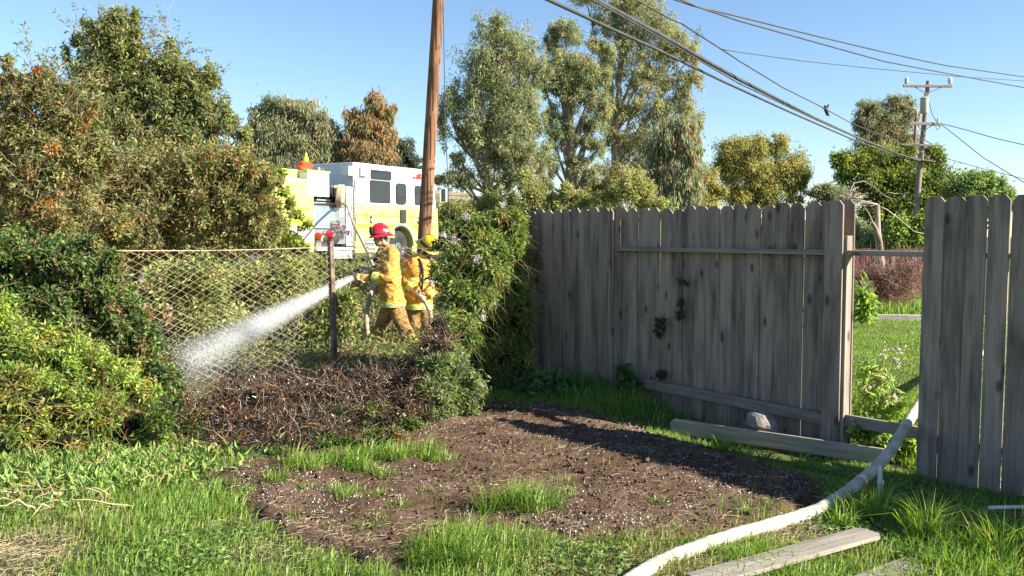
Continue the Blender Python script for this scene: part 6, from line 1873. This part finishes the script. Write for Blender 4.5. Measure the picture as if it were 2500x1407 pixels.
# goggles and mask
V3 = lambda x, y, z: hd2 + Mh2 @ Vector((x, y, z))
b = MB().tube([V3(-0.08, 0.11, 0.075), V3(0.05, 0.135, 0.085), V3(0.155, 0.07, 0.09), V3(0.172, 0, 0.09), V3(0.155, -0.07, 0.09), V3(0.05, -0.135, 0.085), V3(-0.08, -0.11, 0.075)], 0.020, 10)
b.build('goggles', M['strap'], hm2, smooth=True)
b = MB().ball(V3(0.02, 0, -0.095), 0.085, 0.085, 0.055, Mh2)
b.tube([V3(-0.07, 0.05, -0.05), V3(-0.06, 0.10, -0.13), V3(0.02, 0.10, -0.19), V3(0.08, 0.05, -0.20)], 0.03, 10)
b.build('face_mask', M['strap'], p2, smooth=True)
b = MB()
b.loft([(hi2 + Vector((0, 0, -0.03)), BX * 1.25, BY * 1.10), (hi2 + Vector((0, 0, 0.07)), BX * 1.2, BY * 1.08), (wa2, BX * 1.1, BY * 1.05), (q2(1022, 680), BX * 1.12, BY * 1.10), (ch2, BX * 1.14, BY * 1.16), (q2(1024, 644), BX * 1.05, BY * 1.12), (q2(1026, 632), BX * 0.8, BY * 0.8), (q2(1028, 622), BX * 0.6, BY * 0.5)], 24, True, 2.3)
for s0, e0, w0 in ((shL2, elL2, wrL2), (shR2, elR2, wrR2)):
    b.tube([s0 + (ch2 - s0) * 0.25 + Vector((0, 0, 0.05)), s0, s0.lerp(e0, 0.5), e0, e0.lerp(w0, 0.5), w0.lerp(e0, 0.04)], [0.10, 0.115, 0.10, 0.094, 0.084, 0.076], 14)
coat2 = remesh(b, 0.014, 'coat', M['coat'], p2, 0.020, 11)
band_ring('hem_band', hi2 + Vector((0, 0, 0.005)), BX * 1.28, BY * 1.14, (0, 0, 1), 0.085, coat2)
band_ring('chest_band', q2(1022, 682), BX * 1.19, BY * 1.17, (0, 0, 1), 0.075, coat2)
band_tube('cuff_band', (wrL2.lerp(elL2, 0.10), wrL2.lerp(elL2, 0.48)), [0.083, 0.086, 0.09], coat2)
band_tube('cuff_band', (wrR2.lerp(elR2, 0.10), wrR2.lerp(elR2, 0.48)), [0.083, 0.086, 0.09], coat2)
band_tube('sleeve_band', (shR2.lerp(elR2, 0.45), shR2.lerp(elR2, 0.75)), [0.112, 0.11, 0.107], coat2)
for s_ in (-1, 1):
    pts = [ch2 + l2 * 0.11 * s_ + f2 * 0.10 + Vector((0, 0, 0.20)), ch2 + l2 * 0.12 * s_ + f2 * 0.185 + Vector((0, 0, 0.06)), ch2 + l2 * 0.12 * s_ + f2 * 0.185 + Vector((0, 0, -0.15)), ch2 + l2 * 0.13 * s_ + f2 * 0.16 + Vector((0, 0, -0.34))]
    MB().tube(smooth_path(pts, 4), 0.018, 8).build('harness_strap', M['strap'], coat2, smooth=True)
b = MB()
ap = ch2 - f2 * 0.24
b.loft([(ap + Vector((0, 0, -0.30)), BX * 0.2, BY * 0.16), (ap + Vector((0, 0, -0.26)), BX * 0.55, BY * 0.42), (ap + Vector((0, 0, 0.16)), BX * 0.56, BY * 0.43), (ap + Vector((0, 0, 0.26)), BX * 0.4, BY * 0.3), (ap + Vector((0, 0, 0.30)), BX * 0.16, BY * 0.12)], 16)
b.build('air_cylinder', M['coat'], coat2, smooth=True)
b = MB()
b.loft([(hi2 + Vector((0, 0, 0.04)), BX * 1.0, BY * 0.9), (hi2 + Vector((0, 0, -0.07)), BX * 0.98, BY * 0.9), (q2(1023, 768), BX * 0.7, BY * 0.7)], 20)
for h0, k0, a0 in ((hpL2, knL2, anL2), (hpR2, knR2, anR2)):
    b.tube([h0, h0.lerp(k0, 0.5), k0, k0.lerp(a0, 0.5), a0 + (k0 - a0) * 0.03], [0.125, 0.118, 0.104, 0.10, 0.098], 16)
tro2 = remesh(b, 0.014, 'trousers', M['trouser'], p2, 0.014, 9)
for k0, a0 in ((knL2, anL2), (knR2, anR2)):
    band_tube('ankle_band', (a0.lerp(k0, 0.10), a0.lerp(k0, 0.36)), [0.107, 0.109, 0.111], tro2)
boot(p2, anL2, f2); boot(p2, anR2, f2)
hand(p2, wrR2, wrR2 + Vector((0.05, -0.02, -0.02)), (1, -0.2, -0.3), (0, -0.3, 1), M['glove_tan'], 1.1, 0.9)
hand(p2, wrL2, wrL2 + Vector((-0.05, -0.02, -0.02)), (-1, -0.2, -0.3), (0, -0.3, 1), M['glove_tan'], 1.1, 0.9)

# ------------------------------------------------------------------ water
J0, J1 = noz_tip, Vector((-3.42, 8.95, 0.26))
n = 20000
t_ = rng.random(n) ** 1.05
axis = np.array(J1 - J0)
L_ = np.linalg.norm(axis)
ax_ = axis / L_
u_ = norm(np.cross(ax_, [0, 0, 1.0])[None])[0]
w_ = np.cross(u_, ax_)
rad_ = (0.045 + 0.155 * t_ ** 1.1) * np.minimum(np.abs(rng.normal(0, 0.55, n)), 1.5 + 0.3 * rng.random(n))
an = rng.uniform(0, 2 * math.pi, n)
P = np.array(J0) + t_[:, None] * axis + (u_[None] * np.cos(an)[:, None] + w_[None] * np.sin(an)[:, None]) * rad_[:, None]
rd = (rng.gamma(3, 0.00065, n) + 0.0015) * (1 - 0.2 * t_)
# spray falling off the lower edge, and the splash where it hits
n2 = 4000
t2 = rng.uniform(0.45, 1.05, n2)
Q = np.array(J0) + t2[:, None] * axis + rng.normal(0, 1, (n2, 3)) * (0.10 + 0.16 * t2)[:, None]
Q[:, 2] -= np.abs(rng.normal(0, 0.16, n2)) * t2
n3 = 4000
S3 = np.array(J1) + rng.normal(0, 1, (n3, 3)) * np.array([0.34, 0.36, 0.14]) + np.array([0.25, -0.35, 0.05])
S3[:, 2] = np.maximum(S3[:, 2], 0.05)
PA = np.concatenate([P, Q, S3])
RA = np.concatenate([rd, rng.gamma(3, 0.0004, n2) + 0.0008, rng.gamma(3, 0.00045, n3) + 0.0009])
wj = grit('water_jet', PA[:, :2], PA[:, 2], RA, M['water'], 'white jet of water sprayed through the chain-link onto burnt brush', 'water', True)

# the fine white mist that fills the jet
m_, nt_, b_ = base_mat('water_mist')
nt_.nodes.remove(b_)
tc_ = nd(nt_, 'ShaderNodeTexCoord')
sp_ = nd(nt_, 'ShaderNodeSeparateXYZ')
nt_.links.new(tc_.outputs['Object'], sp_.inputs[0])
def mth(op, a, b2=None):
    q_ = nd(nt_, 'ShaderNodeMath', operation=op)
    for i_, v_ in enumerate((a, b2)):
        if v_ is None: continue
        if isinstance(v_, (int, float)): q_.inputs[i_].default_value = v_
        else: nt_.links.new(v_, q_.inputs[i_])
    return q_.outputs[0]
MR0, MR1 = 0.050, 0.29
xx = mth('DIVIDE', sp_.outputs[0], L_ * 1.03)
rad2 = mth('ADD', mth('MULTIPLY', sp_.outputs[1], sp_.outputs[1]), mth('MULTIPLY', sp_.outputs[2], sp_.outputs[2]))
Rx = mth('ADD', mth('MULTIPLY', xx, MR1 - MR0), MR0)
q2_ = mth('DIVIDE', rad2, mth('MULTIPLY', Rx, Rx))
fall = mth('MAXIMUM', mth('SUBTRACT', 1.0, q2_), 0.0)
fall = mth('MULTIPLY', fall, fall)
nz_ = nd(nt_, 'ShaderNodeTexNoise', Scale=1.0, Detail=4.0, Roughness=0.6)
mp_ = nd(nt_, 'ShaderNodeMapping')
mp_.inputs['Scale'].default_value = (2.2, 14, 14)
nt_.links.new(tc_.outputs['Object'], mp_.inputs[0])
nt_.links.new(mp_.outputs[0], nz_.inputs['Vector'])
nn = mth('ADD', mth('MULTIPLY', nz_.outputs['Fac'], 1.6), 0.2)
endf = mth('POWER', mth('MAXIMUM', mth('SUBTRACT', 1.0, xx), 0.0), 0.45)
den = mth('MULTIPLY', mth('MULTIPLY', mth('DIVIDE', 1.0, Rx), fall), mth('MULTIPLY', nn, endf))
pv_ = nd(nt_, 'ShaderNodeVolumePrincipled')
pv_.inputs['Color'].default_value = (0.97, 0.98, 1.0, 1)
pv_.inputs['Anisotropy'].default_value = 0.1
nt_.links.new(den, pv_.inputs['Density'])
nt_.links.new(pv_.outputs[0], nt_.nodes['Material Output'].inputs['Volume'])
mist = MB().loft([(Vector((L_ * 1.03 * k / 14, 0, 0)), Vector((0, MR0 + (MR1 - MR0) * k / 14, 0)), Vector((0, 0, MR0 + (MR1 - MR0) * k / 14))) for k in range(15)], 20)
mo = link('mist', mist.mesh('mist', m_), wj)
xa = Vector(ax_); ya = Vector(u_); za = xa.cross(ya)
mo.matrix_parent_inverse = Matrix.Identity(4)
mo.matrix_basis = Matrix.Translation(J0) @ Matrix((xa, ya, za)).transposed().to_4x4()

# ------------------------------------------------------------------ the hose through the gap
hz_ = [at(2440, 850, 12), at(2330, 888, 9.4), at(2278, 935, 7.7), at(2246, 985, 6.85), fence_pt(4.23, 0.0, 0.228)]
front = [at(2166, 1112, 5.72), at(2092, 1182, 5.22), gr(2005, 1241, 0.035), gr(1900, 1277, 0.035), gr(1790, 1308, 0.035), gr(1690, 1342, 0.035), gr(1600, 1380, 0.035), gr(1530, 1425, 0.035), gr(1440, 1500, 0.035), gr(1380, 1600, 0.035)]
hp_ = smooth_path(hz_ + front, 14)
MB().tube(hp_, [0.037 + 0.0016 * math.sin(i_ * 1.7) + 0.0012 * math.sin(i_ * 0.61 + 1) for i_ in range(len(hp_))], 14).build('garden_fire_hose', M['hose'], smooth=True)
tag(bpy.data.objects['garden_fire_hose'], 'white fire hose draped over the gap rail and across the lawn', 'hose')
bpy.data.objects['garden_fire_hose'].name = 'fire_hose'
